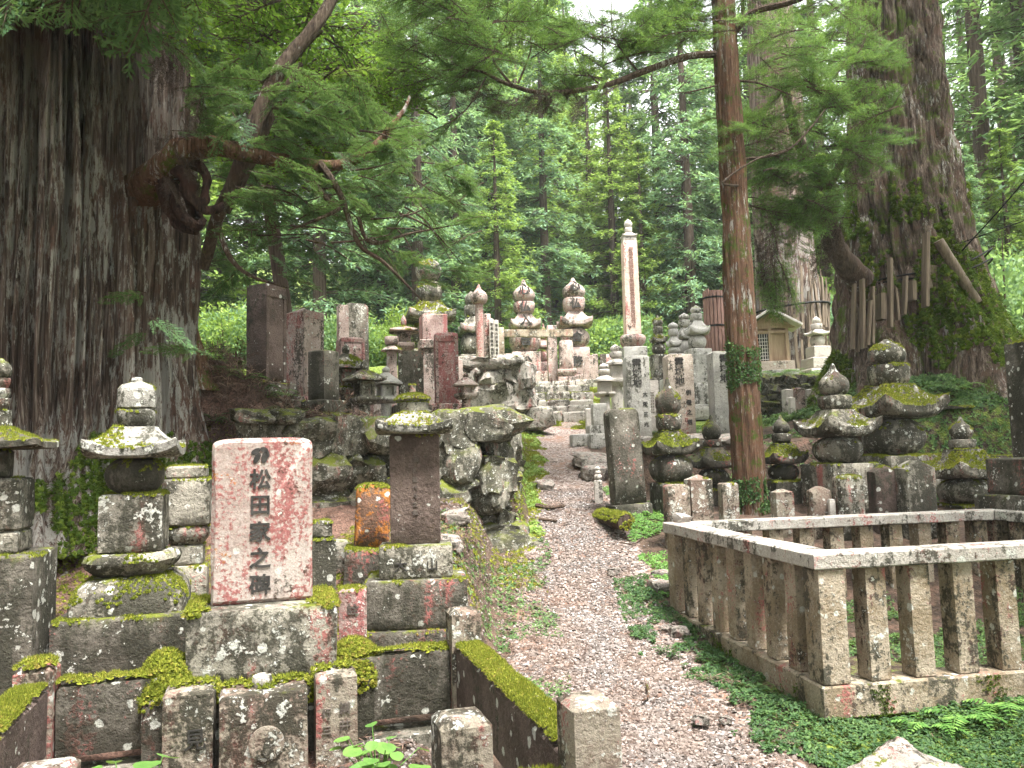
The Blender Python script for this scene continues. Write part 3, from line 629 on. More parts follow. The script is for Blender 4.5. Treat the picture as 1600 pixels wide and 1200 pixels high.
S('roofed_gravestone', 'brown slab gravestone under a pale curved stone roof with two characters on its base', 'gravestone', 652, 5.3,
  [('box', 'step', 988, 178, {'m': 'dark', 'd': .8}), ('box', 'step', 908, 158, {'m': 'dark', 'd': .75}), ('box', 'pedestal', 853, 114, {'d': .7, 'txt': ('大', .17, -.2, .42, .45), 'txt2': ('山', .16, .22, .42, .45)}),
   ('box', 'slab', 678, 77, {'m': 'brown', 'd': .5, 'txt': ('上御先祖代々之墓', .1, 0, .55, .6), 'tm': MCARV}), ('roof', 'roof_stone', 641, 122, {'t': .35, 'lift': .3, 'd': .75, 'neck': .3, 'm': 'cap'})], 'gray', 6, moss=.42, msize=.011, ybase=990)
S('small_stele', 'small round-topped stele with orange lichen and a moss cap leaning beside the roofed gravestone', 'stele', 577, 6.0, [('box', 'base', 860, 80, {'m': 'dark'}), ('round', 'slab', 757, 54, {'d': .5, 'arch': .4})], 'orange', 10, moss=.75, msize=.011, tilt=3)
S('short_post', 'short square stone post with red lichen between the pink gravestone and the roofed gravestone', 'post', 551, 4.75, [('box', 'body', 921, 42, {'txt': ('詮', .45, 0, .8, .12), 'tm': MCARV})], 'red', 12, moss=.35, msize=.009)
S('broken_post', 'broken grey stone stump against the rubble wall behind the pink gravestone', 'post', 522, 6.2, [('box', 'body', 845, 36)], 'gray', 20, tilt=6)
S('tilted_block', 'mossy stone block half hidden between the pink gravestone and the rubble wall', 'block', 497, 5.9, [('box', 'body', 842, 50, {'m': 'gray'}), ('box', 'cap_stone', 815, 40)], 'gray', 20, moss=.6, msize=.011)
# rubble retaining wall
A, Bp = (-2.5, wall1(-2.5)+.02), (-.22, 8.42)
rw = thing('rubble_wall', 'rough dry-laid retaining wall of mossy boulders behind the roofed gravestone', 'wall', (A[0], A[1], .9))
g0 = lambda s: Hs(A[0]+s*.93, A[1]+s*.37-.25)-.1
rubble(rw, A, Bp, g0, lambda s: 2.02, 'wall', (.25, .4), (.26, .52), .42, 5)
rubble(rw, (-.2, 8.5), (-.12, 10.6), lambda s: .75+.25*s, lambda s: 1.98-.08*s, 'wall', (.24, .38), (.26, .45), .34, 8)
for c in rw.children[:1]: pass
def rockat(px, py, Y, w, d, h, label=None, mat='rock', cat='rock', i=None, rz=0, name='rock', group=None, sink=.3):
    p = pix(px, py, Y); g = Hs(p.x, p.y); o = obj(name, rock_mesh(i if i is not None else random.randrange(12), mat), None, (p.x, p.y, g+h*(.5-sink)), (random.uniform(-.15, .15), random.uniform(-.15, .15), rz), (w, d, h))
    return tag(o, label, cat, group)
# upper left terrace: tall steles and lanterns
fr = {'frame': 1}
S('tall_stele', 'tallest dark stele with a pale framed front on a mossy stepped base', 'stele', 416, 10.0, [('box', 'step', 625, 84, {'m': 'dark', 'd': 1}), ('box', 'step', 600, 66, {'m': 'dark'}), ('box', 'slab', 448, 44, {'d': .95, 'm': 'brown', **fr})], 'gray', 62, moss=.35)
S('tall_stele', 'broad reddish stele with a low pyramid top behind the tallest dark stele', 'stele', 475, 11.4, [('box', 'step', 622, 60), ('pyr', 'slab', 482, 44, {'k': .93, 'm': 'rosydark', 'd': .95, **fr})], 'rosydark', 60, moss=.25)
S('short_stele', 'short dark square stele on a mossy base in front of the stone lanterns', 'stele', 506, 9.6, [('box', 'step', 648, 62, {'m': 'dark'}), ('box', 'step', 626, 50, {'m': 'dark'}), ('box', 'slab', 549, 34, {'m': 'dark'})], 'dark', 60, moss=.38)
def lantern(label, px, Y, top, rt_, rb, fb, pb, base, w, mat='gray', round_=True, moss=.2, rot=35):
    return S('stone_lantern', label, 'lantern', px, Y, [('plate', 'foot', base-8, w*.62), ('shaft', 'shaft', pb, w*.36, {'tp': .88, 'm': mat}), ('plate', 'platform', fb, w*.72, {'p': 9}), ('fire', 'fire_box', rb, w*.46), ('lroof', 'roof_stone', rt_, w, {'p': 2 if round_ else 16, 'lift': .1}), ('orb', 'finial', top, w*.24)], mat, rot, 'stone lanterns on the terrace', moss=moss, ybase=base)
lantern('stone lantern with a mossy roof beside the short dark stele', 541, 10.4, 537, 553, 578, 607, 617, 662, 52, 'gray', False, .45)
lantern('stone lantern with a wide roof between two other lanterns of the terrace row', 570, 10.2, 562, 578, 596, 621, 632, 668, 54, 'gray', False, .35)
lantern('pale-roofed stone lantern last in the row by the dark slab', 604, 11.0, 572, 582, 602, 621, 630, 662, 52, 'granite', True, .2)
lantern('small round-roofed stone lantern in front of the block wall by the path', 729, 10.6, 582, 590, 604, 615, 624, 664, 42, 'rosydark', True, .15)
S('stele', 'grey round-shouldered stele rising behind the lantern row', 'stele', 556, 13.2, [('box', 'step', 590, 60), ('round', 'slab', 473, 38, {'d': .6, 'arch': .35})], 'gray', 25, moss=.2)
S('stele', 'slender reddish pillar stele beside the grey round-shouldered stele', 'stele', 536, 13.0, [('box', 'step', 590, 40), ('box', 'slab', 476, 16)], 'rosydark', 25)
S('stele', 'low reddish stele with a framed front behind the lantern row', 'stele', 548, 11.9, [('box', 'step', 590, 56), ('round', 'slab', 528, 40, {'d': .6, 'arch': .2, **fr})], 'red', 30, moss=.2)
S('dark_slab', 'black weathered slab gravestone beside the red stele on the terrace', 'gravestone', 643, 11.2, [('box', 'step', 632, 60), ('box', 'slab', 548, 39, {'d': .45, 'm': 'dark'})], 'dark', 12)
S('red_stele', 'crimson lichened stele with an arched panel standing by the block wall', 'stele', 699, 11.8, [('box', 'step', 648, 64, {'m': 'rosydark'}), ('box', 'step', 630, 54, {'m': 'rosydark'}), ('round', 'slab', 519, 37, {'d': .7, 'arch': .12, **fr})], 'red', 10, moss=.12)
S('stone_basin', 'round stone basin capped with thick moss and a small knob', 'basin', 645, 9.4, [('shaft', 'bowl', 628, 52, {'tp': 1.0}), ('orb', 'lid', 614, 54, {'m': 'gray'}), ('shaft', 'knob', 602, 11)], 'gray', 0, moss=.85)
S('small_pagoda', 'small tiered stone lantern with a thin finial between lantern row and red stele', 'lantern', 632, 13.0, [('box', 'plinth', 595, 46), ('shaft', 'shaft', 548, 20), ('plate', 'platform', 534, 34, {'p': 9}), ('fire', 'fire_box', 518, 22), ('lroof', 'roof_stone', 506, 46, {'p': 16}), ('orb', 'finial', 492, 9)], 'rosydark', 10, moss=.3)
S('small_pagoda', 'small broken stone lantern with a mossy cap beside the tiered lantern', 'lantern', 613, 12.6, [('box', 'plinth', 600, 40), ('shaft', 'shaft', 548, 18), ('lroof', 'roof_stone', 536, 34), ('wind', 'cap_stone', 526, 22)], 'rosydark', 10, moss=.5)
rockat(594, 600, 12.4, .3, .25, .75, 'pale boulder lying on rocks behind the lantern row', 'rock', i=2)
S('red_grave', 'pinkish block gravestone half hidden by foliage above the red stele', 'gravestone', 678, 14.6, [('box', 'step', 560, 80), ('box', 'block', 490, 40, {'m': 'red'})], 'rosydark', 15)
S('five_ring_stupa', 'large weathered stupa with mossy round top stones half hidden in foliage behind the red stele', 'stupa', 672, 16.2, [('box', 'base_block', 545, 60), ('ball', 'round_body', 505, 62), ('roof', 'roof_stone', 466, 78), ('ball', 'wind_stone', 440, 42), ('ball', 'jewel', 408, 40)], 'gray', 15, moss=.5)
S('stone_block', 'low reddish tomb block with carved panel behind the black slab gravestone', 'block', 672, 13.8, [('box', 'block', 545, 30), ('box', 'cap_stone', 530, 36)], 'rosydark', 12, moss=.2)
# block wall of the upper terrace by the path
rw2 = thing('block_wall', 'retaining wall of large grey blocks beside the stone steps', 'wall', (-1.9, 15.1, 2.2))
rubble(rw2, (-1.9, 15.12), (.0, 15.05), lambda s: 2.12, lambda s: 3.42, 'block', (.34, .5), (.4, .75), .4, 21)
rubble(rw2, (.02, 15.05), (.1, 20.5), lambda s: 2.1+.2*s, lambda s: 3.44, 'block', (.3, .5), (.4, .8), .35, 22)
S('jewel_column', 'round stone column with an onion-shaped jewel top on the block wall', 'column', 749, 16.0, [('shaft', 'shaft', 474, 14, {'tp': .92}), ('jewel', 'jewel', 444, 27)], 'rosydark', 0)
S('five_ring_stupa', 'half-hidden stupa directly behind the round jewel column', 'stupa', 738, 17.4, [('box', 'base_block', 553, 42), ('ball', 'round_body', 522, 36), ('roof', 'roof_stone', 492, 40), ('wind', 'wind_stone', 478, 22), ('orb', 'jewel', 455, 20)], 'gray', 10, moss=.15)
S('square_post', 'square stone post with a socket hole beside the round jewel column', 'post', 761, 16.1, [('box', 'body', 490, 11)], 'rosydark', 10)
for q, (px, tp) in enumerate(((768, 497), (775.5, 499))):
    S('memorial_post', 'white painted memorial post with black writing beside the jewel column', 'post', px, 16.0, [('pyr', 'body', tp, 7, {'k': .98, 'm': 'pale', 'amp': 0, 'txt': ('南無大師遍照金剛菩提', .62, 0, .52, .8)})], 'pale', 6, 'white memorial posts')
    SC.collection.objects[-1] if False else None
S('gate_post', 'short brown stone gate post at the end of the beam near the memorial posts', 'post', 782, 17.0, [('box', 'body', 511, 11)], 'tan', 5)
# ------------------------------------------------------------------ far end: steps, stupas, gate
ST = [(16.6, 862, 104, 656), (17.5, 868, 108, 646), (18.5, 872, 110, 634), (19.9, 872, 112, 624), (21.4, 868, 106, 610), (22.6, 880, 110, 600)]
steps = thing('stone_steps', 'broken pale stone steps climbing the mossy path to the stupas', 'steps', (1.1, 17, 2.3))
for q, (Y, px, wpx, py) in enumerate(ST):
    n = 3; x0 = px-wpx/2
    for k in range(n):
        wq = wpx/n; p = pix(x0+wq*(k+.5), py, Y); g = Hs(p.x, p.y); SEED[0] += 1
        V, F = piece_np('box', wq*Y/F_PX*.98, .4, .26, {'b': .03, 'amp': .02}, SEED[0], False)
        obj('step', mesh('step', V, F, MS['block']), steps, (p.x-1.1, Y-17+random.uniform(-.05, .05), g-.08+random.uniform(-.02, .02)-2.3), (random.uniform(-.03, .03), random.uniform(-.04, .04), random.uniform(-.05, .05)))
T5 = '空風火水地'
def gorinto(label, px, Y, ys, w, mat, rot=0, moss=.0, glyph=False, ped=None, jew='jewel', roof=None, **kw):
    """ys: y tops of base, ball, roof, wind, jewel; w: their widths"""
    g = lambda i: {'txt': (T5[4-i], .3, 0, .5, .5)} if glyph else {}
    P = [('box', 'pedestal', *q) for q in (ped or [])]
    P += [('box', 'base_block', ys[0], w[0], g(0)), ('ball', 'round_body', ys[1], w[1], {'moss': .5}), ('roof', 'roof_stone', ys[2], w[2], {'lift': .3, 'moss': 1.1, **(roof or {})}), ('wind', 'wind_stone', ys[3], w[3], {'p': 3, 'moss': .7}), (jew, 'jewel', ys[4], w[4], {'moss': .8})]
    return S('five_ring_stupa', label, 'stupa', px, Y, P, mat, rot, moss=moss, **kw)
def glyphs(root, names, chars, w):
    for nm, ch in zip(names, chars):
        for c in root.children:
            if c.name.split('.')[0] == nm:
                d = c.data; hh = max(v.co.z for v in d.vertices); yy = min(v.co.y for v in d.vertices if abs(v.co.z-hh/2) < hh*.4); text(c, ch, w, w, (0, yy-.004, hh*.5), MINK, .02)
g = gorinto('tall rosy stupa with carved characters behind the stone gate beam', 822, 25, (549, 517, 486, 473, 437), (46, 50, 50, 34, 36), 'rosydark', 4, ped=[(580, 66)]); glyphs(g, ('base_block', 'round_body', 'roof_stone', 'wind_stone', 'jewel'), 'ऄवरहख'[:5] if False else '公含入仏心', .36)
g = gorinto('tall rosy stupa with carved characters beside the round-topped stele', 901, 25, (542, 513, 483, 466, 434), (40, 46, 53, 34, 37), 'rosydark', 4, ped=[(585, 56)]); glyphs(g, ('base_block', 'round_body', 'wind_stone', 'jewel'), '務含仏心', .34)
S('gate_post', 'leaning rosy stone gate post crossed by the beam before the tall stupas', 'post', 862, 23.2, [('box', 'body', 508, 15)], 'rosydark', 5)
b = pix(838, 521, 23.1); V, F = piece_np('box', 116*23.1/F_PX, .18, .21, {'b': .02}, 77, False)
bo = obj('stone_beam', mesh('stone_beam', V, F, MS['tan']), None, (b.x, 23.12, b.z-.1)); tag(bo, 'long tan stone beam resting across the gate posts before the stupas', 'beam'); bo.rotation_euler.y = R_(1.0)
S('round_stele', 'round-topped rosy stele on a moulded base at the top of the steps', 'stele', 886, 22.9, [('box', 'base', 588, 28), ('plate', 'base', 576, 32, {'p': 9}), ('round', 'slab', 531, 22, {'d': .8, 'arch': .4})], 'rosydark', 0)
for px, tp, tl, lb in ((913, 557, 8, 'thin stone post leaning strongly beside the round-topped rosy stele'), (923, 555, 4, 'stone post leaning slightly behind the strongly leaning thin post'), (930, 553, 0, 'upright stone post beside two leaning posts at the top of the steps'), (941, 553, 2, 'stone post standing alone behind the pale lanterns'), (950, 553, 2, 'stone post next to the lone post behind the pale lanterns')):
    S('thin_post', lb, 'post', px, 23.4, [('box', 'body', tp, 9)], 'rosydark', 0, 'thin posts at the top of the steps', tilt=tl)
S('small_stupa', 'narrow reddish stupa squeezed behind the leaning gate post', 'stupa', 851, 26, [('box', 'base_block', 565, 14), ('ball', 'round_body', 545, 16), ('roof', 'roof_stone', 530, 18), ('jewel', 'jewel', 505, 12)], 'red', 0)
# tall column
r = S('tall_column', 'very tall pink square column with a line of small characters and a roofed finial', 'column', 992, 20, [('box', 'plinth', 600, 60, {'m': 'granite'}), ('box', 'block', 541, 38, {'m': 'granite'}), ('lotus', 'lotus_stone', 521, 40, {'petals': 10, 'pa': .2, 'm': 'rosydark'}),
   ('box', 'shaft', 375, 24, {'tp': .94, 'amp': 0, 'm': 'rosy', 'txt': ('奉納大乗妙典日本廻国供養塔為先祖代々', .34, 0, .5, .86), 'tm': MRUST}), ('box', 'neck', 369, 21, {'m': 'pale'}), ('roof', 'roof_stone', 361, 24, {'m': 'pale'}), ('wind', 'ring', 356, 12, {'m': 'pale'}), ('orb', 'finial', 342, 13, {'m': 'pale'})], 'granite', 3, moss=.2)
# pale lanterns
def palelantern(label, px, Y, y, w):
    S('pale_lantern', label, 'lantern', px, Y, [('plate', 'foot', y[0], w*.8), ('shaft', 'shaft', y[1], w*.52), ('plate', 'platform', y[2], w*.85, {'p': 9}), ('box', 'fire_box', y[3], w*.55), ('lroof', 'roof_stone', y[4], w, {'p': 2.6, 't': .3}), ('wind', 'ring', y[5], w*.5), ('orb', 'finial', y[6], w*.46)], 'pale', 10, 'pale granite lanterns')
palelantern('taller pale granite lantern with a jewel finial next to the inscribed pillars', 966, 15.6, (645, 603, 590, 570, 557, 550, 538), 38)
palelantern('shorter pale granite lantern with a broad cap beside the taller pale lantern', 947, 15.0, (650, 620, 612, 596, 583, 577, 567), 34)
# inscribed pillars
def pillar(label, px, Y, top, w, txt, sub, mat='granite'):
    S('inscribed_pillar', label, 'pillar', px, Y, [('box', 'body', top, w, {'b': .03, 'd': .8, 'amp': .002, 'txt': (txt, .5, -.06 if sub else 0, .8, .33), 'txt2': (sub or '昭和', .2, .26, .38, .46)})], mat, 4, 'inscribed granite pillars', ybase=685)
pillar('pale granite pillar inscribed with three large characters beside the white notice', 998, 13.8, 555, 37, '霊域地', '大阪三光')
pillar('tan-stained pillar with three spaced carved characters behind the mossy stupa', 1064, 14.0, 553, 41, '霊域地', '供養之塔', 'step')
pillar('granite pillar inscribed with three characters partly behind the slim cedar', 1134, 13.6, 548, 40, '霊域地', '大阪上田', 'granite')
n = S('notice_board', 'white notice panel with columns of small writing between two inscribed pillars', 'sign', 1019, 14.6, [('box', 'panel', 594, 20, {'m': 'pale', 'd': .15, 'amp': 0, 'b': .004})], 'pale', 0)
for k, q in enumerate((-.3, -.12, .06)): text(n, '南無大師遍照金剛', .025, .42, (q*.22, -.022, .62), MCARV)
text(n, '讃文', .06, .2, (.075, -.022, .5), MINK)
# granite tomb behind the pillars
S('grey_tomb_wall', 'stepped granite tomb terrace behind the inscribed pillars', 'tomb', 1062, 16.4, [('box', 'step', 666, 185, {'d': .5}), ('box', 'step', 636, 150, {'d': .6})], 'granite', 3, moss=.15)
S('kerb_post', 'square granite kerb post beside the path at the tomb terrace corner', 'post', 937, 13.9, [('box', 'base', 664, 38), ('box', 'body', 630, 22)], 'granite', 5)
S('kerb_stone', 'low granite kerb block at the edge of the path', 'kerb', 909, 13.6, [('box', 'body', 678, 34)], 'granite', 5)
S('kerb_post', 'narrow pale marker post beside the kerb at the path', 'post', 921, 14.4, [('box', 'body', 638, 11)], 'pale', 5)
S('kerb_stone', 'long granite kerb slab under the inscribed pillars', 'kerb', 945, 13.2, [('box', 'body', 677, 50, {'d': .6})], 'granite', 5)
gorinto('smooth grey granite stupa on a lotus base behind the tan inscribed pillar', 1095, 17.0, (544, 524, 499, 490, 477), (34, 28, 34, 18, 18), 'granite', 8, ped=[(632, 60), (598, 48)], jew='orb')
gorinto('smooth grey granite stupa second behind the pillars, between its taller and smaller neighbours', 1074, 18.4, (552, 531, 510, 500, 489), (28, 24, 26, 17, 17), 'granite', 8, jew='orb', ped=[(590, 50)])
gorinto('small bluish granite stupa in front of the trio behind the pillars', 1056, 17.6, (552, 542, 524, 514, 503), (22, 19, 20, 15, 16), 'granite', 8, jew='orb', ped=[(590, 40)])
gorinto('weathered mossy stupa with a pointed top beside the tall pink column', 1032, 18.5, (553, 536, 520, 510, 492), (24, 22, 24, 15, 17), 'gray', 8, .45, ped=[(590, 34)])
# reddish slatted wooden pole
sp = thing('slatted_pole', 'thick pole clad in reddish vertical wooden slats behind the slim cedar', 'pole', (*pix(1122, 600, 18)[:2], Hs(*pix(1122, 600, 18)[:2])-.05))
hp = pix(1120, 452, 18).z-sp.location.z; rr = 16*18/F_PX
V, F = sweep([(rr*.85, 0), (rr*.85, hp-.05)], 16, 2); obj('core', mesh('core', V, F, MWR), sp)
for k in range(18):
    a = k/18*2*math.pi; V, F = sweep([(.035, 0), (.035, hp-random.uniform(0, .12))], 8, 30, .5); obj('slat', mesh('slat', V, F, MWR), sp, (rr*math.cos(a), rr*math.sin(a), 0), (0, 0, a+math.pi/2))
for z in (.3, .62, .9): V, F = sweep([(rr+.03, hp*z), (rr+.035, hp*z+.02), (rr+.03, hp*z+.04)], 20, 2); obj('band', mesh('band', V, F, MBLK), sp)
# ------------------------------------------------------------------ old stones right of the path
S('round_stele', 'dark round-topped stele blotched with pale lichen leaning beside the path', 'stele', 983, 9.4, [('box', 'base', 788, 62, {'d': .7}), ('round', 'slab', 637, 52, {'d': .5, 'arch': .32, 'm': 'dark'})], 'dark', 14, moss=.3, tilt=-3, ybase=785)
S('tiny_stupa', 'tiny pale four-ball stone stupa standing by the path edge', 'stupa', 935, 9.9, [('box', 'base_block', 750, 12, {'amp': .03}), ('ball', 'round_body', 741, 12), ('ball', 'wind_stone', 735, 9), ('orb', 'jewel', 728, 8)], 'pale', 0)
gorinto('mossy old stupa with a pointed tip in front of the tan inscribed pillar', 1050, 9.8, (755, 711, 673, 648, 590), (54, 66, 72, 38, 40), 'dark', 12, .62)
gorinto('small mossy stupa with a stubby top between pointed mossy stupa and slim cedar', 1117, 10.3, (765, 732, 699, 687, 648), (44, 48, 58, 27, 30), 'dark', 10, .5)
gorinto('small mossy stupa between slim cedar and the red-based stupa', 1226, 10.2, (752, 725, 693, 677, 648), (56, 46, 60, 27, 26), 'dark', 8, .5)
gorinto('large old stupa with upturned roof stone and a square red base block', 1312, 9.7, (725, 683, 638, 618, 568), (86, 72, 100, 46, 46), 'gray', 14, .35, roof={'lift': .42})
gorinto('tallest mossy stupa with a thick green cap beside the mossy roots', 1398, 10.6, (712, 655, 598, 570, 530), (104, 90, 126, 54, 56), 'gray', 16, .62, roof={'lift': .4}, jew='orb')
gorinto('mossy stupa with a small pointed top near the dark block', 1512, 9.6, (790, 748, 702, 686, 650), (60, 78, 92, 35, 34), 'gray', 12, .55)
gorinto('small half-buried stupa behind the mossy stupa near the dark block', 1484, 11.4, (735, 700, 676, 668, 650), (60, 54, 60, 36, 28), 'gray', 10, .45, jew='orb')
S('round_stone', 'mossy round stone with a flat lid wedged beside the dark block', 'stone', 1562, 10.2, [('ball', 'round_body', 748, 66), ('roof', 'roof_stone', 712, 84)], 'dark', 10, moss=.5)
for px, Y, tp, w, kind, lb, rot in ((1057, 8.2, 757, 38, 'round', 'short white-lichened post at the far corner of the stone fence', 10), (1091, 8.3, 742, 36, 'pyr', 'short square post with a moss cap behind the fence corner', 10), (1138, 8.9, 755, 26, 'box', 'short flat-topped pale post before the stubby mossy stupa', 6),
    (1222, 8.4, 764, 29, 'pyr', 'short round-shouldered post next to the foot of the slim cedar', 6), (1280, 8.3, 760, 34, 'peak', 'short peaked post before the red base block', 8), (1325, 8.2, 743, 41, 'round', 'short arched stone with a white lichen patch before the red base block', 8),
    (1380, 8.4, 728, 42, 'peak', 'brown pointed gravestone speckled with white lichen', 4), (1428, 8.3, 720, 54, 'peak', 'broad grey gravestone with a worn peaked top', 12)):
    S('short_gravestone', lb, 'gravestone', px, Y, [(kind, 'body', tp, w, {'d': .8 if kind in ('pyr', 'box') else .6, 'arch': .22, 'k': .93})], 'post' if px < 1300 else ('brown' if px == 1380 else 'gray'), rot, 'short gravestones behind the stone fence', moss=.3)
S('white_marker', 'tiny white marker stone between two short posts', 'marker', 1300, 8.2, [('box', 'body', 780, 9)], 'pale', 0)
S('dark_block', 'dark stone block on a plinth at the far end of the fence', 'block', 1612, 7.6, [('box', 'plinth', 776, 115, {'m': 'dark'}), ('box', 'block', 716, 84, {'m': 'dark'})], 'dark', 10, moss=.2)
S('dark_pillar', 'tall dark stone pillar beside the creeper-covered mossy roots', 'pillar', 1606, 8.6, [('box', 'body', 532, 46, {'m': 'dark'})], 'dark', 8, moss=.5)
# small tombs, shrine terrace
for px, tp, w, lb in ((1234, 607, 15, 'small mossy-edged gravestone ending the little row on the cobble wall side'), (1249, 605, 18, 'small reddish gravestone tallest of the little row below the shrine'), (1268, 607, 17, 'small dark-sided gravestone between reddish and white ones below the shrine'), (1277, 613, 12, 'small white gravestone beside the dark-sided one below the shrine'), (1239, 620, 9, 'smallest pale gravestone in front of the little row below the shrine')):
    S('little_gravestone', lb, 'gravestone', px, 14.2 if tp < 618 else 13.8, [('box', 'base', 648, w*1.3), ('pyr', 'body', tp, w, {'k': .95, 'd': .8})], 'rosydark' if px == 1249 else 'pale', 15, 'little gravestones below the shrine', moss=.3)
rw3 = thing('cobble_wall', 'low wall of small dark cobbles under the wooden shrine', 'wall', (4.1, 15.35, 2.1))
rubble(rw3, (4.1, 15.38), (6.4, 15.3), lambda s: 2.1, lambda s: 3.02, 'wall', (.13, .2), (.14, .32), .3, 31, 110)
gorinto('pale stupa on square pedestals between the shrine and the slat-girdled giant cedar', 1281, 17.5, (540, 524, 513, 506, 494), (28, 22, 30, 16, 13), 'pale', 8, ped=[(575, 56), (558, 40)], jew='orb')
def shrine():
    c = pix(1203, 575, 17.2); zb = Hs(c.x, c.y)-.05; s = 17.2/F_PX; t = thing('wooden_shrine', 'small gabled wooden shrine with a latticed door on a stone base', 'shrine', (c.x, c.y, zb), R_(-8)); y2z = lambda y: pix(1203, y, 17.0).z-zb
    def bx(nm, x, y, z0, w, d, h, m, par=t): V, F = piece_np('box', w, d, h, {'b': .008, 'amp': .002}, 5, False); return obj(nm, mesh(nm, V, F, m), par, (x, y, z0))
    bx('base_stone', 0, 0, 0, 1.05, 1.0, y2z(580), MS['granite']); bx('sill', 0, 0, y2z(580), .9, .84, y2z(566)-y2z(580), MS['step'])
    z0, z1 = y2z(566), y2z(505); body = bx('wall', .0, .05, z0, .72, .6, z1-z0, MWP)
    for sx in (-.34, -.02, .34): bx('post', sx, -.27, z0, .06, .06, z1-z0, MWP)
    bx('lintel', 0, -.27, z0+(z1-z0)*.72, .74, .05, .06, MWP)
    d = bx('door', -.18, -.265, z0+.03, .25, .015, (z1-z0)*.68, MBLK)
    for k in range(5): bx('lattice_bar', -.1+.05*k, -.012, 0, .013, .012, (z1-z0)*.68, MROOFW, d)
    for k in range(7): bx('lattice_bar', 0, -.016, .02+.09*k*(z1-z0)/1.0, .25, .012, .013, MROOFW, d)
    rz = y2z(488); hw = .62; e = y2z(514)
    for sx in (-1, 1):
        L = math.hypot(hw, rz-e); V, F = piece_np('box', L, 1.05, .05, {'b': .006, 'amp': .001}, 6, False); obj('roof', mesh('roof', V, F, MROOFW), t, (sx*hw/2, 0, (rz+e)/2), (0, sx*math.atan2(rz-e, hw), 0))
    V, F = piece_np('box', .07, 1.08, .07, {'b': .006}, 6, False); obj('ridge', mesh('ridge', V, F, MROOFW), t, (0, 0, rz-.0))
    g = MB(); g.add(np.array([(-hw*.85, -.3, e), (hw*.85, -.3, e), (0, -.3, rz-.03), (-hw*.85, -.26, e), (hw*.85, -.26, e), (0, -.26, rz-.03)]), [np.array([(0, 1, 2), (5, 4, 3)])]); obj('gable', g.build('gable', MWP, False), t)
shrine()
# ------------------------------------------------------------------ stone fence (tamagaki) on the right
d2 = Vector((.985, .172, 0)).normalized(); d1 = Vector((-.172, .985, 0)).normalized(); C0 = pix(1289, 1111, 4.67); FA = math.atan2(d2.y, d2.x)
fence = thing('stone_fence', 'low tan stone fence of square posts with a mitred top rail around a green plot', 'fence', (C0.x, C0.y, 0), FA)
LX, LY = 3.35, 2.46; zb0, zb1, zr0, zr1 = .05, .235, .895, .985; BW = .21; o_ = {'b': .012, 'amp': .003}
def bar(nm, x0, y0, x1, y1, w, z0, z1, m, mit=True):
    """rail along an edge with mitred ends: inner edge shortened by w"""
    dx, dy = x1-x0, y1-y0; L = math.hypot(dx, dy); ux, uy = dx/L, dy/L; nx, ny = -uy, ux; n = int(L/.08); T = np.linspace(0, 1, n+1); V = []; b = .008
    ring = [(0, z0+b), (b, z0), (w-b, z0), (w, z0+b), (w, z1-b), (w-b, z1), (b, z1), (0, z1-b)]
    for t in T:
        for q, z in ring: s = q+(L-2*q)*t if mit else L*t; V.append((x0+ux*s+nx*q, y0+uy*s+ny*q, z))
    V = np.array(V); i = np.arange(8); j = (i+1) % 8; F = np.vstack([np.stack([k*8+i, (k+1)*8+i, (k+1)*8+j, k*8+j], 1) for k in range(n)])
    SEED[0] += 1; V = rough(V, .0035, 5, SEED[0]); return obj(nm, mesh(nm, V, [F, np.array([i[::-1]]), np.array([n*8+i])], MS[m]), fence), V, [F]
fm = []
for (x0, y0, x1, y1) in ((0, 0, LX, 0), (LX, 0, LX, LY), (LX, LY, 0, LY), (0, LY, 0, 0)):
    fm.append(bar('base_rail', x0, y0, x1, y1, BW, zb0, zb1, 'tan')); bar('top_rail', x0-(.012 if 1 else 0), y0, x1, y1, .2, zr0, zr1, 'rail')
pw = .132; pme = [mesh('post', *piece_np('box', pw, pw, zr0-zb1+.004, {'b': .01, 'amp': .012}, 200+k, True), MS['tan']) for k in range(5)]
cme = mesh('corner_post', *piece_np('box', .17, .17, zr0-zb1+.004, {'b': .012, 'amp': .01}, 210, True), MS['tan'])
for cx, cy in ((.1, .1), (LX-.1, .1), (.1, LY-.1), (LX-.1, LY-.1)): obj('corner_post', cme, fence, (cx, cy, zb1-.002))
for k in range(1, 11):
    x = .1+.292*k
    if x < LX-.2:
        for y in (.1, LY-.1): obj('post', pme[(k+int(y)) % 5], fence, (x, y, zb1-.002), (0, 0, random.uniform(-.04, .04)))
for k in range(1, 8):
    y = .1+.283*k
    if y < LY-.2:
        for x in (.1, LX-.1): obj('post', pme[(k+2) % 5], fence, (x, y, zb1-.002), (0, 0, random.uniform(-.04, .04)))
mb = MB()
for q, (o, V, F) in enumerate(fm):
    r = moss_np(V, F, .62 if q != 3 else .5, .011, 60+q, .55, None, .012); mb.add(*r)
    r = moss_np(V, F, .27, .011, 70+q, -.3, None, .0)
    if r: mb.add(*r)
setp(obj('moss', mb.build('moss', ML['darkmoss'], False)), fence)
rockat(1050, 800, 7.15, .01, .01, .01) if False else None
p = pix(1064, 806, 7.0); o = obj('pale_stone', rock_mesh(4, 'pale'), None, (p.x+.02, p.y+.02, .985+.035), (.1, .2, .5), (.13, .1, .075)); tag(o, 'small tan broken stone lying on the far corner of the fence rail', 'stone')
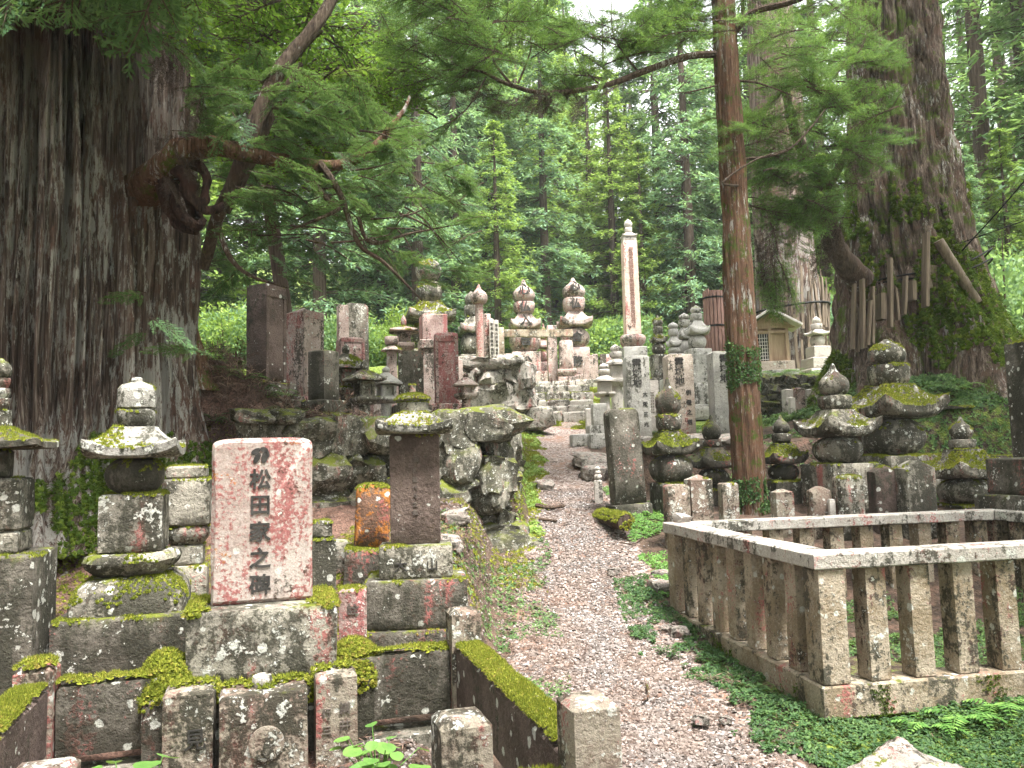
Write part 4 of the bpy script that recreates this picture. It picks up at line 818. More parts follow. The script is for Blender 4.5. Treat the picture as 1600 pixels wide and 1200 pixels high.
# boulder at the lower right, loose stones by the path
p = pix(1412, 1190, 3.75); V, F = rock_np(500, 3.0, 26, .2); V = rough(V, .03, 14, 9); V = rough(V, .012, 30, 19); me = mesh('boulder', V, F, MS['rock'], sharp=50); o = obj('boulder', me, None, (p.x, p.y-.05, Hs(p.x, p.y)+.07), (.1, -.12, .4), (.5, .5, .34)); tag(o, 'large pale angular boulder in the ground cover before the fence', 'boulder')
for px, py, Y, w, lb in ((1095, 1100, 4.75, .09, 'pinkish angular stone on the gravel near the fence'), (1133, 1110, 4.75, .07, 'flat reddish stone on the gravel by the green creepers'), (1062, 975, 6.4, .14, 'pale wedge stone beside the far fence posts'), (1045, 965, 6.5, .1, 'small upright stone at the far fence corner'), (1040, 905, 7.3, .24, 'mossy stone at the edge of the path by the fence corner'), (1030, 880, 7.6, .16, 'mossy cobble behind the stone at the fence corner'), (960, 905, 7.7, .12, 'white flat stone on the path'), (850, 742, 10.6, .2, 'pale flat stone set in the path'), (715, 855, 7.3, .22, 'grey stone at the foot of the rubble wall beside the roofed gravestone'), (725, 985, 5.2, .14, 'white-lichened stone wedged behind the rear kerb post'), (700, 870, 6.6, .2, 'mossy stone behind the roofed gravestone base')):
    rockat(px, py, Y, w, w*.8, w*.6, lb, 'rock')
for px, py, Y, w, lb in ((920, 700, 11.8, .5, 'flat slab propped at the ledge beside the path'), (946, 712, 11.3, .55, 'flat stone capping the little ledge wall by the leaning stele'), (928, 725, 11.1, .35, 'low stone under the propped slab by the path'), (1090, 700, 11.4, .5, 'pale flat ledge stone behind the small mossy stupas'), (1010, 708, 11.3, .5, 'ledge stone behind the round-topped stele'), (1150, 702, 11.4, .5, 'ledge stone behind the slim cedar')):
    rockat(px, py, Y, w, .4, .22, lb, 'rock')
# ------------------------------------------------------------------ foliage
def leaves_np(P, D, Nn, L, W, mid=.42):
    D = D/(np.linalg.norm(D, axis=1)[:, None]+1e-9); S_ = np.cross(D, Nn); S_ /= np.linalg.norm(S_, axis=1)[:, None]+1e-9
    L = np.asarray(L)[:, None]; W = np.asarray(W)[:, None]; k = len(P)
    V = np.stack([P, P+D*L*mid+S_*W/2, P+D*L, P+D*L*mid-S_*W/2], 1).reshape(-1, 3)
    return V, [np.arange(4*k).reshape(k, 4)]
def rot_z(v, a): c, s = math.cos(a), math.sin(a); return np.array([v[0]*c-v[1]*s, v[0]*s+v[1]*c, v[2]])
def bough_mesh(kind, seed, mat):
    rg = np.random.default_rng(seed); mb = MB(); P = []; D = []; L = []; W = []; NN = []
    ax = lambda t: np.array([t, .08*math.sin(3*t+seed), (-.28 if kind != 'cedar' else -.35)*t*t+(.22*t**4 if kind == 'cedar' else .05*t)])
    mb.add(*tube([(*ax(t), .011*(1-t)+.002) for t in np.linspace(0, 1, 7)], 5, sub=2), 0)
    ns = 15 if kind == 'hinoki' else 17
    for i in range(ns):
        for sd in (-1, 1):
            t = .1+.88*(i+rg.random()*.7)/ns
            if t > .99: continue
            o = ax(t); l = (.42*(1-t)**.8+.1)*rg.uniform(.6, 1.1); an = sd*rg.uniform(.6, 1.05)
            d = np.array([math.cos(an), math.sin(an), rg.uniform(-.3, .12)]); d /= np.linalg.norm(d)
            if l > .2: mb.add(*tube([(*o, .005), (*(o+d*l*.5), .0035), (*(o+d*l+np.array([0, 0, -.1*l])), .001)], 4, sub=1), 0)
            if kind == 'hinoki':
                m = max(3, int(l/.036))
                for k in range(m):
                    s = (k+.5)/m; q = o+d*l*s+np.array([0, 0, -.12*l*s*s])
                    for s2 in (-1, 1):
                        if rg.random() < .28: continue
                        tl = (.10*(1-s)+.045)*rg.uniform(.7, 1.2); d2_ = rot_z(d, s2*rg.uniform(.5, .85)); d2_ = d2_+np.array([0, 0, rg.uniform(-.35, .1)]); nn = np.array([rg.uniform(-.3, .3), rg.uniform(-.3, .3), 1])
                        P.append(q); D.append(d2_); L.append(tl); W.append(.014); NN.append(nn)
                        for f, s3 in ((.3, -1), (.3, 1), (.6, -1), (.6, 1)):
                            if rg.random() < .3: continue
                            P.append(q+d2_*tl*f); D.append(rot_z(d2_, s3*.7)); L.append(tl*(.5-.3*f+.1)); W.append(.013); NN.append(nn)
            elif kind == 'cedar':
                m = max(3, int(l/.06))
                for k in range(m):
                    s = (k+.7)/m; q = o+d*l*s; d2_ = rot_z(d, rg.uniform(-.9, .9)); d2_ = d2_+np.array([0, 0, rg.uniform(-.25, .5)]); d2_ /= np.linalg.norm(d2_); sl_ = rg.uniform(.09, .19)
                    A = np.cross(d2_, [0, 0, 1.]); A /= np.linalg.norm(A)+1e-9; Bv = np.cross(A, d2_)
                    for j in range(11):
                        f = j/11; th = j*2.4+rg.random(); rad = A*math.cos(th)+Bv*math.sin(th); P.append(q+d2_*sl_*f+np.array([0, 0, .15*sl_*f*f])); D.append(d2_*.8+rad*.62); L.append(.048*(1.15-.5*f)*rg.uniform(.8, 1.3)); W.append(.0085); NN.append(np.cross(rad, d2_)+rad*.4)
            else:
                m = max(3, int(l/.05))
                for k in range(m):
                    q = o+d*l*(k+.6)/m+rg.uniform(-.03, .03, 3); d2_ = rot_z(d, rg.uniform(-1.4, 1.4))+np.array([0, 0, rg.uniform(-.6, .2)])
                    P.append(q); D.append(d2_); L.append(rg.uniform(.04, .075)); W.append(L[-1]*.72); NN.append(np.array([rg.uniform(-.5, .5), rg.uniform(-.5, .5), 1]))
    mb.add(*leaves_np(np.array(P), np.array(D), np.array(NN), np.array(L), np.array(W), .4 if kind != 'maple' else .5), 1)
    return mb.build('bough', [MBK['twig'], mat], False)
BM = {'hinoki': [bough_mesh('hinoki', s, ML['hinoki']) for s in (1, 2, 3, 4)], 'cedar': [bough_mesh('cedar', s, ML['cedar']) for s in (5, 6, 7)], 'maple': [bough_mesh('maple', s, ML['maple']) for s in (8, 9)],
      'dead': [bough_mesh('cedar', 12, ML['deadneedle'])], 'cedarb': [bough_mesh('cedar', s, ML['cedarb']) for s in (15, 16)], 'hinyel': [bough_mesh('hinoki', 17, ML['yellow'])]}
def bough(parent, kind, pos, d, sc, roll=0.):
    d = Vector(d).normalized(); z = Vector((0, 0, 1)); y = z.cross(d); y = y.normalized() if y.length > .05 else Vector((0, 1, 0)); z = d.cross(y)
    m = Matrix((d, y, z)).transposed().to_4x4() @ Matrix.Rotation(roll, 4, 'X'); o = obj('bough', random.choice(BM[kind]), parent)
    o.matrix_parent_inverse = Matrix(); o.matrix_local = Matrix.Translation(Vector(pos)-parent.location) @ m @ Matrix.Diagonal((sc, sc, sc, 1)); return o
def inpoly(p, poly):
    r = False; j = len(poly)-1
    for i in range(len(poly)):
        if (poly[i][1] > p[1]) != (poly[j][1] > p[1]) and p[0] < (poly[j][0]-poly[i][0])*(p[1]-poly[i][1])/(poly[j][1]-poly[i][1])+poly[i][0]: r = not r
        j = i
    return r
def fill(parent, kinds, poly, Y, n, sc, ang=(-.6, .6), mirror=.25, dep=.7, seed=1, clump=.0):
    rg = random.Random(seed); xs = [p[0] for p in poly]; ys = [p[1] for p in poly]; k = 0
    while k < n:
        q = (rg.uniform(min(xs), max(xs)), rg.uniform(min(ys), max(ys)))
        if not inpoly(q, poly): continue
        if clump and vnoise(np.array([[q[0]/60, q[1]/45, seed*3.3]]), 4)[0] < -clump*.5+.0 and rg.random() < .8: k += .34; continue
        y = rg.uniform(*Y); a = rg.uniform(*ang); sx = -1 if rg.random() < mirror else 1
        p = pix(q[0], q[1], y); s = rg.uniform(*sc); d = Vector((sx*math.cos(a), rg.uniform(-dep, dep), math.sin(a)))
        bough(parent, rg.choice(kinds), p-d*s*.5, d, s, rg.uniform(-.5, .5)); k += 1
def limb(parent, name, pts, mat, n=10, bump=.0, seed=0):
    """pts: (px, py, Y, radius m) """
    Q = [(*(pix(a, b, c)-parent.location), r) for a, b, c, r in pts]; V, F = tube(Q, n, seed, bump, 5); return obj(name, mesh(name, V, F, mat), parent)
# ---- giant cedar on the left
lx, ly = pix(62, 760, 7.7).x, 7.7; lz = Hs(lx, ly)-.95
gl = thing('giant_cedar', 'huge old cedar with furrowed grey-red bark behind the five-tier stupa', 'tree', (lx, ly, lz))
V, F = trunk_np([(0, 0, 0, 1.32), (0, 0, .65, 1.26), (0, 0, 1.45, 1.2), (.02, 0, 2.8, 1.19), (.0, 0, 4.8, 1.15), (-.02, 0, 7.6, 1.12), (-.05, 0, 13.6, .95)], 560, 100, .30, 15.0, 11, .85, .95, 7, .6, .42)
obj('trunk', mesh('trunk', V, F, MBK['giant'], sharp=0), gl); TL = (V, F)
P, N = sample(V, F, 900); k = (P[:, 2] < .95) & (fbm(P*1.9, 4, 3)+.2-P[:, 2]*.55+ss(.75, 1.25, P[:, 0])*1.1 > .45); P, N = P[k], N[k]
X_, Y_, Z_ = basis(N+.4*RNG.standard_normal(N.shape), RNG.random(len(P))*6.28); o = obj('moss', mesh('moss', *scatter(DOME, P, X_, Y_, Z_, .027*(.6+RNG.random(len(P)))), ML['darkmoss'], smooth=False)); setp(o, gl)
limb(gl, 'branch', [(225, 300, 7.3, .2), (262, 262, 6.95, .15), (280, 238, 6.85, .115), (330, 228, 6.85, .10), (385, 240, 6.9, .085), (450, 252, 7.0, .07), (530, 258, 7.2, .05), (600, 215, 7.3, .035), (640, 150, 7.4, .015)], MBK['slim'], 12, .025, 3)
for q_, pts in enumerate(([(250, 262, 7.0, .09), (268, 300, 6.85, .085), (282, 335, 6.8, .08), (305, 352, 6.78, .07), (322, 340, 6.8, .04)], [(262, 258, 6.95, .08), (290, 275, 6.82, .075), (300, 310, 6.8, .07), (325, 328, 6.85, .06), (345, 318, 6.9, .03)], [(285, 245, 6.95, .07), (312, 262, 6.9, .07), (322, 295, 6.88, .065), (312, 325, 6.85, .06), (318, 350, 6.85, .03)], [(255, 290, 7.0, .08), (262, 325, 6.95, .07), (285, 356, 6.9, .055), (310, 362, 6.88, .03)], [(270, 250, 7.05, .09), (295, 290, 7.0, .10), (300, 330, 6.98, .09), (300, 350, 6.95, .05)])):
    limb(gl, 'burl', [(a, b, c, r*.68) for a, b, c, r in pts], MBK['burl'], 14, .035, 5+q_)
limb(gl, 'branch', [(318, 420, 7.4, .05), (340, 340, 7.2, .06), (372, 270, 7.1, .07), (408, 170, 7.1, .075), (440, 105, 7.2, .07), (500, 30, 7.4, .06), (540, -40, 7.6, .05)], MBK['twig'], 10, .012, 7)
limb(gl, 'branch', [(352, 330, 7.2, .05), (395, 250, 7.3, .045), (430, 170, 7.4, .04), (470, 100, 7.5, .03)], MBK['twig'], 8, .01, 8)
limb(gl, 'branch', [(500, 255, 7.1, .035), (530, 300, 7.0, .03), (560, 380, 7.0, .024), (600, 410, 7.0, .018), (660, 470, 7.1, .008)], MBK['twig'], 6)
limb(gl, 'branch', [(460, 250, 7.0, .03), (510, 310, 6.9, .026), (530, 325, 6.9, .022), (490, 345, 6.8, .014), (450, 360, 6.8, .006)], MBK['twig'], 6)
limb(gl, 'branch', [(560, 340, 7.0, .02), (580, 380, 7.1, .018), (640, 365, 7.2, .012), (720, 350, 7.4, .005)], MBK['twig'], 6)
limb(gl, 'branch', [(340, 350, 7.1, .03), (358, 400, 7.0, .024), (390, 430, 7.0, .018), (450, 450, 7.1, .008)], MBK['twig'], 6)
for k in range(26):
    a, b = random.uniform(360, 640), random.uniform(200, 390); dx, dy = random.uniform(30, 110), random.uniform(-30, 90); Yk = random.uniform(6.7, 8.2)
    limb(gl, 'twig', [(a, b, Yk, .011), (a+dx*.5, b+dy*.3, Yk+.05, .008), (a+dx, b+dy, Yk+.1, .003)], MBK['twig'], 4)
fill(gl, ['hinoki'], [(300, 110), (470, 90), (600, 170), (740, 270), (745, 330), (620, 300), (500, 340), (400, 330), (310, 230)], (6.5, 8.6), 230, (.26, .55), (-.9, .45), .25, .8, 21, .5)
fill(gl, ['hinoki'], [(330, 320), (560, 330), (740, 330), (750, 450), (560, 430), (350, 450)], (6.8, 9.0), 38, (.3, .6), (-1.0, .2), .3, .7, 22)
fill(gl, ['hinoki', 'hinoki', 'maple'], [(150, -40), (330, -40), (330, 110), (270, 90), (160, 30)], (6.0, 7.0), 30, (.3, .6), (-1.0, .2), .5, .7, 23)
fill(gl, ['hinoki'], [(190, 430), (300, 430), (300, 560), (200, 540)], (6.0, 6.4), 5, (.3, .45), (-.5, .1), .4, .4, 24)
fill(gl, ['hinoki'], [(-150, -420), (330, -420), (330, -40), (-150, -40)], (4.8, 6.6), 90, (.8, 1.5), (-1.0, .2), .5, .8, 26)  # boughs above the frame, added to shade the upper trunk
fill(gl, ['dead'], [(255, 240), (330, 235), (335, 300), (265, 310)], (6.6, 6.9), 7, (.2, .36), (-1.5, -.9), .5, .4, 27)
fill(gl, ['dead'], [(240, 40), (310, 30), (320, 240), (270, 250)], (6.7, 7.1), 9, (.3, .5), (-1.5, -1.0), .4, .4, 25)
GIANTS = [(gl, 9.2, 0., .95)]
mt = thing('maple_tree', 'bright green broadleaf tree growing behind the furrowed giant cedar', 'tree', (*pix(430, 600, 12.5)[:2], Hs(*pix(430, 600, 12.5)[:2])-.1))
V, F = tube([(0, 0, 0, .16), (.1, .1, 2, .13), (-.1, 0, 4.2, .1), (.4, .2, 6.5, .07), (.9, 0, 8.5, .03)], 12, 3, .02); obj('trunk', mesh('trunk', V, F, MBK['far']), mt)
fill(mt, ['maple'], [(290, -60), (560, -60), (600, 120), (640, 220), (480, 290), (330, 260)], (9.5, 13), 150, (.8, 1.5), (-.8, .6), .5, .8, 31)
fill(mt, ['maple', 'hinyel'], [(540, 80), (660, 100), (650, 200), (560, 180)], (9, 10.5), 14, (.5, .8), (-.6, .3), .4, .6, 32)
# ---- giant tree on the right
rp = pix(1432, 610, 13.2); gz = Hs(rp.x, rp.y)-1.1; gr_ = thing('giant_cedar', 'huge mossy cedar with wooden slats roped round its trunk above the creepers', 'tree', (rp.x, rp.y, gz))
q = lambda px, py, r: (*(pix(px, py, 13.2)-gr_.location)[:2], pix(px, py, 13.2).z-gz, r*13.2/F_PX)
b0 = q(1445, 640, 100); V, F = trunk_np([(b0[0], b0[1], 0, b0[3]), q(1443, 560, 104), q(1430, 480, 98), q(1418, 380, 90), q(1408, 250, 76), q(1398, 120, 68), q(1392, 0, 64), q(1380, -300, 55)], 340, 130, .17, 8.0, 44, .95, 1.0, 6, 2.2, 1.5, .1)
obj('trunk', mesh('trunk', V, F, MBK['right'], sharp=0), gr_); TR = (V, F)
P, N = sample(V, F, 380); k = (fbm(P*np.array([1.1, 1.1, .6]), 14, 3)-P[:, 2]*.09+.15*(P[:, 0] > .3)+.35*(P[:, 2] < 2.6) > .08) & (P[:, 1] < .6); P, N = P[k], N[k]
X_, Y_, Z_ = basis(N+.4*RNG.standard_normal(N.shape), RNG.random(len(P))*6.28); setp(obj('moss', mesh('moss', *scatter(DOME, P, X_, Y_, Z_, .042*(.6+RNG.random(len(P)))), ML['darkmoss'], smooth=False)), gr_)
limb(gr_, 'branch', [(1345, 440, 12.6, .22), (1310, 395, 12.3, .17), (1292, 340, 12.2, .15), (1300, 300, 12.1, .12), (1270, 265, 12, .10), (1240, 200, 11.9, .08), (1225, 120, 11.8, .05)], MBK['far'], 12, .02, 13)
limb(gr_, 'branch', [(1290, 300, 12.1, .09), (1320, 240, 12, .05), (1330, 180, 12, .02)], MBK['far'], 8, .01)
def slat(px, py0, py1, wpx, lean=0, Y=12.1, roll=0):
    a, b = pix(px, py1, Y), pix(px+lean, py0, Y); L = (b-a).length; V, F = sweep([(wpx*Y/F_PX/2, 0), (wpx*Y/F_PX/2, L*.5), (wpx*Y/F_PX/2*.95, L)], 8, 30, .35); o = obj('slat', mesh('slat', rough(V, .006, 6, int(px)), F, MW), gr_, a-gr_.location)
    o.rotation_mode = 'QUATERNION'; o.rotation_quaternion = (b-a).to_track_quat('Z', 'Y') @ Matrix.Rotation(roll, 4, 'Z').to_quaternion()
for a in ((1333, 444, 546, 12, 2, 12.35), (1349, 437, 545, 13, -2, 12.2), (1363, 448, 537, 11, 0, 12.15), (1391, 404, 512, 13, 0, 12.05), (1412, 432, 492, 12, 3, 12.0), (1446, 364, 480, 16, 1, 11.95), (1494, 452, 530, 14, 0, 12.1), (1376, 460, 500, 26, 0, 12.2), (1356, 470, 540, 10, 4, 12.1), (1403, 450, 500, 9, -4, 12.0), (1425, 440, 470, 18, 0, 12.05), (1510, 440, 500, 12, -6, 12.1), (1340, 480, 550, 9, 5, 12.3)): slat(*a)
a, b = pix(1526, 473, 12.0), pix(1466, 376, 11.95); V, F = tube([(*(a-gr_.location), .085), (*((a+b)/2-gr_.location), .08), (*(b-gr_.location), .075)], 10, 3, .006); obj('slat', mesh('slat', V, F, MW), gr_)
V, F = piece_np('box', .62, .08, .36, {'amp': .01}, 9, False); obj('slat', mesh('slat', V, F, MW), gr_, pix(1478, 452, 12.1)-gr_.location, (0, .05, .1))
cx, cy = (pix(1432, 440, 13.2)-gr_.location)[:2]
for zz, sl_ in ((pix(1430, 440, 13).z-gz, .10), (pix(1430, 430, 13).z-gz, .13)):
    pts = []
    for k in range(40): a = k/40*2*math.pi; pts.append((cx+1.12*math.cos(a), cy+1.12*math.sin(a), zz+sl_*math.cos(a)*2.2-.08*math.sin(3*a), .016))
    V, F = tube(pts+[pts[0]], 5, sub=1); obj('rope', mesh('rope', V, F, MBLK), gr_)
limb(gr_, 'rope', [(1500, 395, 12.1, .012), (1560, 330, 11.5, .011), (1620, 260, 11, .011)], MBLK, 5); limb(gr_, 'rope', [(1500, 380, 12.1, .008), (1600, 345, 11.6, .008)], MBLK, 5)
fill(gr_, ['cedar'], [(1170, 40), (1400, 10), (1390, 200), (1330, 300), (1230, 260), (1160, 200)], (10.2, 11.8), 84, (.5, 1.0), (-.9, .5), .5, .8, 41, .5)
fill(gr_, ['cedar'], [(1170, 240), (1300, 250), (1310, 330), (1200, 380)], (10.8, 12), 34, (.5, .9), (-1.1, .2), .5, .8, 42)
fill(gr_, ['dead', 'dead', 'cedar'], [(1180, 320), (1310, 300), (1300, 430), (1190, 470)], (11, 12.3), 24, (.5, .9), (-1.5, -.9), .5, .4, 43)
GIANTS.append((gr_, 11.2, 2., .62))
# ---- slim cedar
sp_ = pix(1170, 795, 9.7); sz = Hs(sp_.x, sp_.y)-.15; sc_ = thing('slim_cedar', 'slender straight cedar with reddish bark rising among the old stupas', 'tree', (sp_.x, sp_.y, sz))
q = lambda px, py, r: (*(pix(px, py, 9.7)-sc_.location)[:2], pix(px, py, 9.7).z-sz, r*9.7/F_PX)
b0 = q(1173, 800, 25); V, F = trunk_np([(b0[0], b0[1], 0, b0[3]), q(1172, 780, 24), q(1160, 560, 23), q(1148, 330, 20.5), q(1135, 120, 19), q(1130, 0, 18), q(1120, -350, 13)], 72, 130, .03, 7, 61, .05, .25, 5, 0., 1.6, .09)
obj('trunk', mesh('trunk', V, F, MBK['slim'], sharp=0), sc_)
BRT = [[(1128, 85, 9.7, .05), (1075, 88, 9.6, .046), (1010, 110, 9.5, .042), (940, 135, 9.4, .036), (850, 145, 9.3, .03), (790, 130, 9.2, .024), (745, 110, 9.1, .015), (690, 110, 9, .006)], [(800, 132, 9.2, .018), (770, 90, 9.2, .012), (790, 40, 9.2, .008), (795, -20, 9.2, .004)], [(810, 130, 9.2, .014), (830, 70, 9.3, .009), (815, 20, 9.3, .005)],
       [(1140, 60, 9.7, .05), (1175, 20, 9.5, .045), (1230, 5, 9.4, .04), (1300, -20, 9.3, .03)], [(1160, 290, 9.6, .018), (1130, 285, 9.4, .014), (1180, 250, 9.4, .01), (1240, 230, 9.4, .006)], [(1150, 250, 9.7, .02), (1230, 235, 9.5, .015), (1290, 170, 9.5, .008)], [(1140, 125, 9.7, .02), (1185, 130, 9.6, .014), (1240, 150, 9.6, .005)], [(1000, 115, 9.5, .016), (960, 60, 9.5, .01), (955, 0, 9.5, .005)], [(940, 135, 9.4, .012), (900, 90, 9.4, .008), (905, 40, 9.4, .004)],
       [(1135, 130, 9.7, .012), (1060, 145, 9.5, .008), (1090, 110, 9.6, .004)], [(760, 120, 9.1, .012), (720, 180, 9.1, .008), (650, 215, 9.1, .004)]]
for br in BRT: limb(sc_, 'branch', br, MBK['twig'], 8, .004)
fill(sc_, ['cedar'], [(860, 30), (1120, -30), (1120, 80), (1000, 100), (870, 135)], (9.1, 10.2), 62, (.45, .85), (-.2, .9), .55, .6, 51, .4)
fill(sc_, ['cedar', 'dead'], [(740, 110), (860, 140), (960, 130), (950, 165), (850, 175), (740, 170)], (9.0, 9.6), 24, (.25, .5), (-1.2, .2), .5, .5, 52)
fill(sc_, ['cedar'], [(600, -40), (860, -40), (850, 60), (760, 120), (690, 200), (620, 120)], (8.6, 10.4), 66, (.5, .95), (-.9, .5), .6, .7, 53, .5)
fill(sc_, ['cedar'], [(1085, 185), (1160, 185), (1160, 240), (1090, 240)], (9.3, 9.6), 6, (.3, .5), (-.6, .2), .7, .3, 54)
fill(sc_, ['cedar'], [(1150, -60), (1340, -60), (1340, 20), (1160, 30)], (9, 10), 16, (.5, .9), (-.6, .2), .3, .5, 55)
P, N = sample(V, F, 5000); k = ((np.abs(P[:, 2]-1.9+.1*fbm(P*4, 3, 2)) < .28) | (np.abs(P[:, 2]-.35) < .2)) & (N[:, 1] < .2) & (fbm(P*5, 8, 2)+.25 > 0); P, N = P[k], N[k]; X_, Y_, Z_ = basis(N+.6*RNG.standard_normal(N.shape), RNG.random(len(P))*6.28)
LF = (np.array([(0, 0, .1), (.45, .32, .3), (1, 0, .2), (.45, -.32, .3)]), [np.array([(0, 1, 2, 3)])]); setp(obj('ivy', mesh('ivy', *scatter(LF, P, X_, Y_, Z_, .035*(.6+.8*RNG.random(len(P)))), ML['cover'], smooth=False)), sc_)
# ------------------------------------------------------------------ forest behind
def crown_mesh(name, seed, h, R, z0, mat, leaf=(.30, .085), levels=30, per=8, kind='cedar', spr=11):
    rg = np.random.default_rng(seed); P = []; D = []; L = []; W = []; NN = []; mb = MB()
    for i in range(levels):
        t = (i+rg.random())/levels; z = z0+(h-z0)*t; rad = R*((1-t)**.75)*(.55+.45*min(1, t*5))
        for b in range(per):
            if rg.random() < .18: continue
            a = rg.random()*6.283; l = rad*rg.uniform(.55, 1.15)+.25; d = np.array([math.cos(a), math.sin(a), 0.]); dr = rg.uniform(-.35, .1) if kind != 'cedar' else rg.uniform(-.55, -.05)
            tip = np.array([0, 0, z])+d*l+np.array([0, 0, dr*l]); mb.add(*tube([(0, 0, z, .03), (*((np.array([0, 0, z])+tip)/2+np.array([0, 0, .08*l])), .018), (*tip, .004)], 3, sub=1), 0)
            m = max(3, int(l/.34))
            for k in range(m):
                s = .25+.75*(k+rg.random())/m; q = np.array([0, 0, z])+d*l*s+np.array([0, 0, dr*l*s+.25*l*s*(1-s)]); sd = rg.normal(0, .16*l*s+.05); q = q+np.array([-d[1], d[0], 0])*sd
                for j in range(spr):
                    an = a+rg.normal(0, 1.0); dz = rg.uniform(-.75, .25) if kind == 'hinoki' else rg.uniform(-1.0, .35); P.append(q+rg.normal(0, .09, 3)); D.append(np.array([math.cos(an), math.sin(an), dz])); ll = leaf[0]*rg.uniform(.6, 1.3); L.append(ll); W.append(leaf[1]*rg.uniform(.7, 1.3)); NN.append(np.array([rg.normal(0, .5), rg.normal(0, .5), 1.]))
    mb.add(*leaves_np(np.array(P), np.array(D), np.array(NN), np.array(L), np.array(W)), 1); return mb.build(name, [MBK['far'], mat], False)
GCR = crown_mesh('crown', 91, 9, 6.8, 0, ML['hinoki'], (.5, .15), 15, 9, 'hinoki', 8)  # crown for the near cedars, added above the frame to shade the foreground
for t_, z_, a_, s_ in GIANTS: obj('crown', GCR, t_, (0, 0, z_), (0, 0, a_), (s_, s_, 1))
obj('crown', GCR, sc_, (-.4, 0, 9.0), (0, 0, 4.), (.4, .4, .6))
KINDS = []
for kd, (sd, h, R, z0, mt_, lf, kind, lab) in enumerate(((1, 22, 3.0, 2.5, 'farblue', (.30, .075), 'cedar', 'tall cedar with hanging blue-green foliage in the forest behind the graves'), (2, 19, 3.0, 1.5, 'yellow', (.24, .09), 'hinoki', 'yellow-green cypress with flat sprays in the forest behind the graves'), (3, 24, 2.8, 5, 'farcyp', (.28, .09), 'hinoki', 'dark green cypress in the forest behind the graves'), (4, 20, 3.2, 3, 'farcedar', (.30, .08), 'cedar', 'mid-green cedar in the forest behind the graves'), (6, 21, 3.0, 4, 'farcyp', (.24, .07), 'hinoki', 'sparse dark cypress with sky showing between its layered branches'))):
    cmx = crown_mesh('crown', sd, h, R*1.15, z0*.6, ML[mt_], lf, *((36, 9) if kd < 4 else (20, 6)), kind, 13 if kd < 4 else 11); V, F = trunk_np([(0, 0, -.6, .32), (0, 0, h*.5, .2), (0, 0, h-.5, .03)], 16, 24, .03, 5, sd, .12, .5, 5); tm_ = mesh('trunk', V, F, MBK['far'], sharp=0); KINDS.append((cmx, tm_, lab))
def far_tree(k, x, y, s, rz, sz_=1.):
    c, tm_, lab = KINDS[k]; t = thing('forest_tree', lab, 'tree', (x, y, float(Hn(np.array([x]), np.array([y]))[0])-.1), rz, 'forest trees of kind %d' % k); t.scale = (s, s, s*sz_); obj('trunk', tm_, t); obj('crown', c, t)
rg = random.Random(5)
FT = [(1, 815, 33, .95), (1, 870, 36, .9), (3, 760, 30, .85), (0, 715, 28, .8), (1, 930, 34, .7), (4, 960, 40, .8), (4, 1000, 46, .9), (3, 1040, 34, .95), (0, 1085, 30, .9), (1, 1120, 38, .9), (3, 1190, 32, .9), (0, 1240, 36, 1.), (2, 1300, 30, .9), (0, 655, 25, .8), (3, 600, 27, .9), (2, 560, 31, 1.), (0, 500, 24, .8), (1, 450, 28, .9), (3, 390, 25, .9), (2, 340, 30, 1.), (1, 300, 24, .8), (0, 780, 46, 1.1), (4, 845, 52, .9), (2, 690, 44, 1.1), (1, 1010, 30, .55), (1, 780, 26, .5),
      (4, 1500, 24, 1.), (4, 1562, 21, .95), (4, 1600, 28, 1.), (0, 1540, 32, .8), (4, 1640, 22, 1.), (0, 1480, 38, .9), (1, 1590, 19, .35), (0, 1530, 19, .3), (2, 1360, 44, 1.2), (1, 1300, 24, .4), (2, 130, 24, 1.), (3, 40, 20, 1.), (0, 220, 28, 1.), (2, -60, 18, 1.), (3, 1720, 20, 1.), (2, 1800, 26, 1.)]
for k, px, y, s in FT: p = pix(px, 560, y); far_tree(k, p.x, y, s*rg.uniform(.92, 1.08), rg.uniform(0, 6.28))
for i in range(24):
    px_ = 640+i*27; y = rg.uniform(29, 42); far_tree((1, 3, 0)[i % 3], pix(px_, 560, y).x, y, rg.uniform(.42, .72), rg.uniform(0, 6.28))
for i in range(22):
    y = rg.uniform(46, 62); x = rg.uniform(-.85, .85)*y; far_tree(rg.randrange(4), x, y, rg.uniform(.9, 1.3), rg.uniform(0, 6.28))
# a further cedar trunk clad in slats, behind the shrine
wp = pix(1235, 560, 20); wt = thing('slat_clad_cedar', 'old cedar trunk wrapped in a palisade of grey slats behind the shrine', 'tree', (wp.x, wp.y, Hs(wp.x, wp.y)-.2)); rr = 50*20/F_PX
V, F = trunk_np([(0, 0, 0, rr), (0, 0, 4, rr*.92), (0, 0, 9, rr*.75), (0, 0, 18, rr*.3)], 80, 60, .05, 6, 71, .2, .5); obj('trunk', mesh('trunk', V, F, MBK['giant'], sharp=0), wt)
for row, (za, zb_) in enumerate(((.2, 1.9), (1.7, 3.1))):
    for k in range(54):
        a = k/54*2*math.pi+row*.1+rg.uniform(-.05, .05); L = zb_-za+rg.uniform(-.6, .2); hw_ = rg.uniform(.022, .05); V, F = sweep([(hw_, 0), (hw_*.9, L*.6), (hw_*.7, L)], 8, 30, .6); V = rough(V, .02, 2.5, k); o = obj('slat', mesh('slat', V, F, MW), wt, ((rr+.1+.05*row)*math.cos(a), (rr+.1+.05*row)*math.sin(a), za+rg.uniform(-.1, .1)), (rg.uniform(-.07, .07), rg.uniform(-.07, .07), a+math.pi/2))
V, F = tube([((rr+.2)*math.cos(a), (rr+.2)*math.sin(a), 2.3+.1*math.cos(a), .03) for a in np.linspace(0, 6.283, 28)], 5, sub=1); obj('rope', mesh('rope', V, F, MBLK), wt)

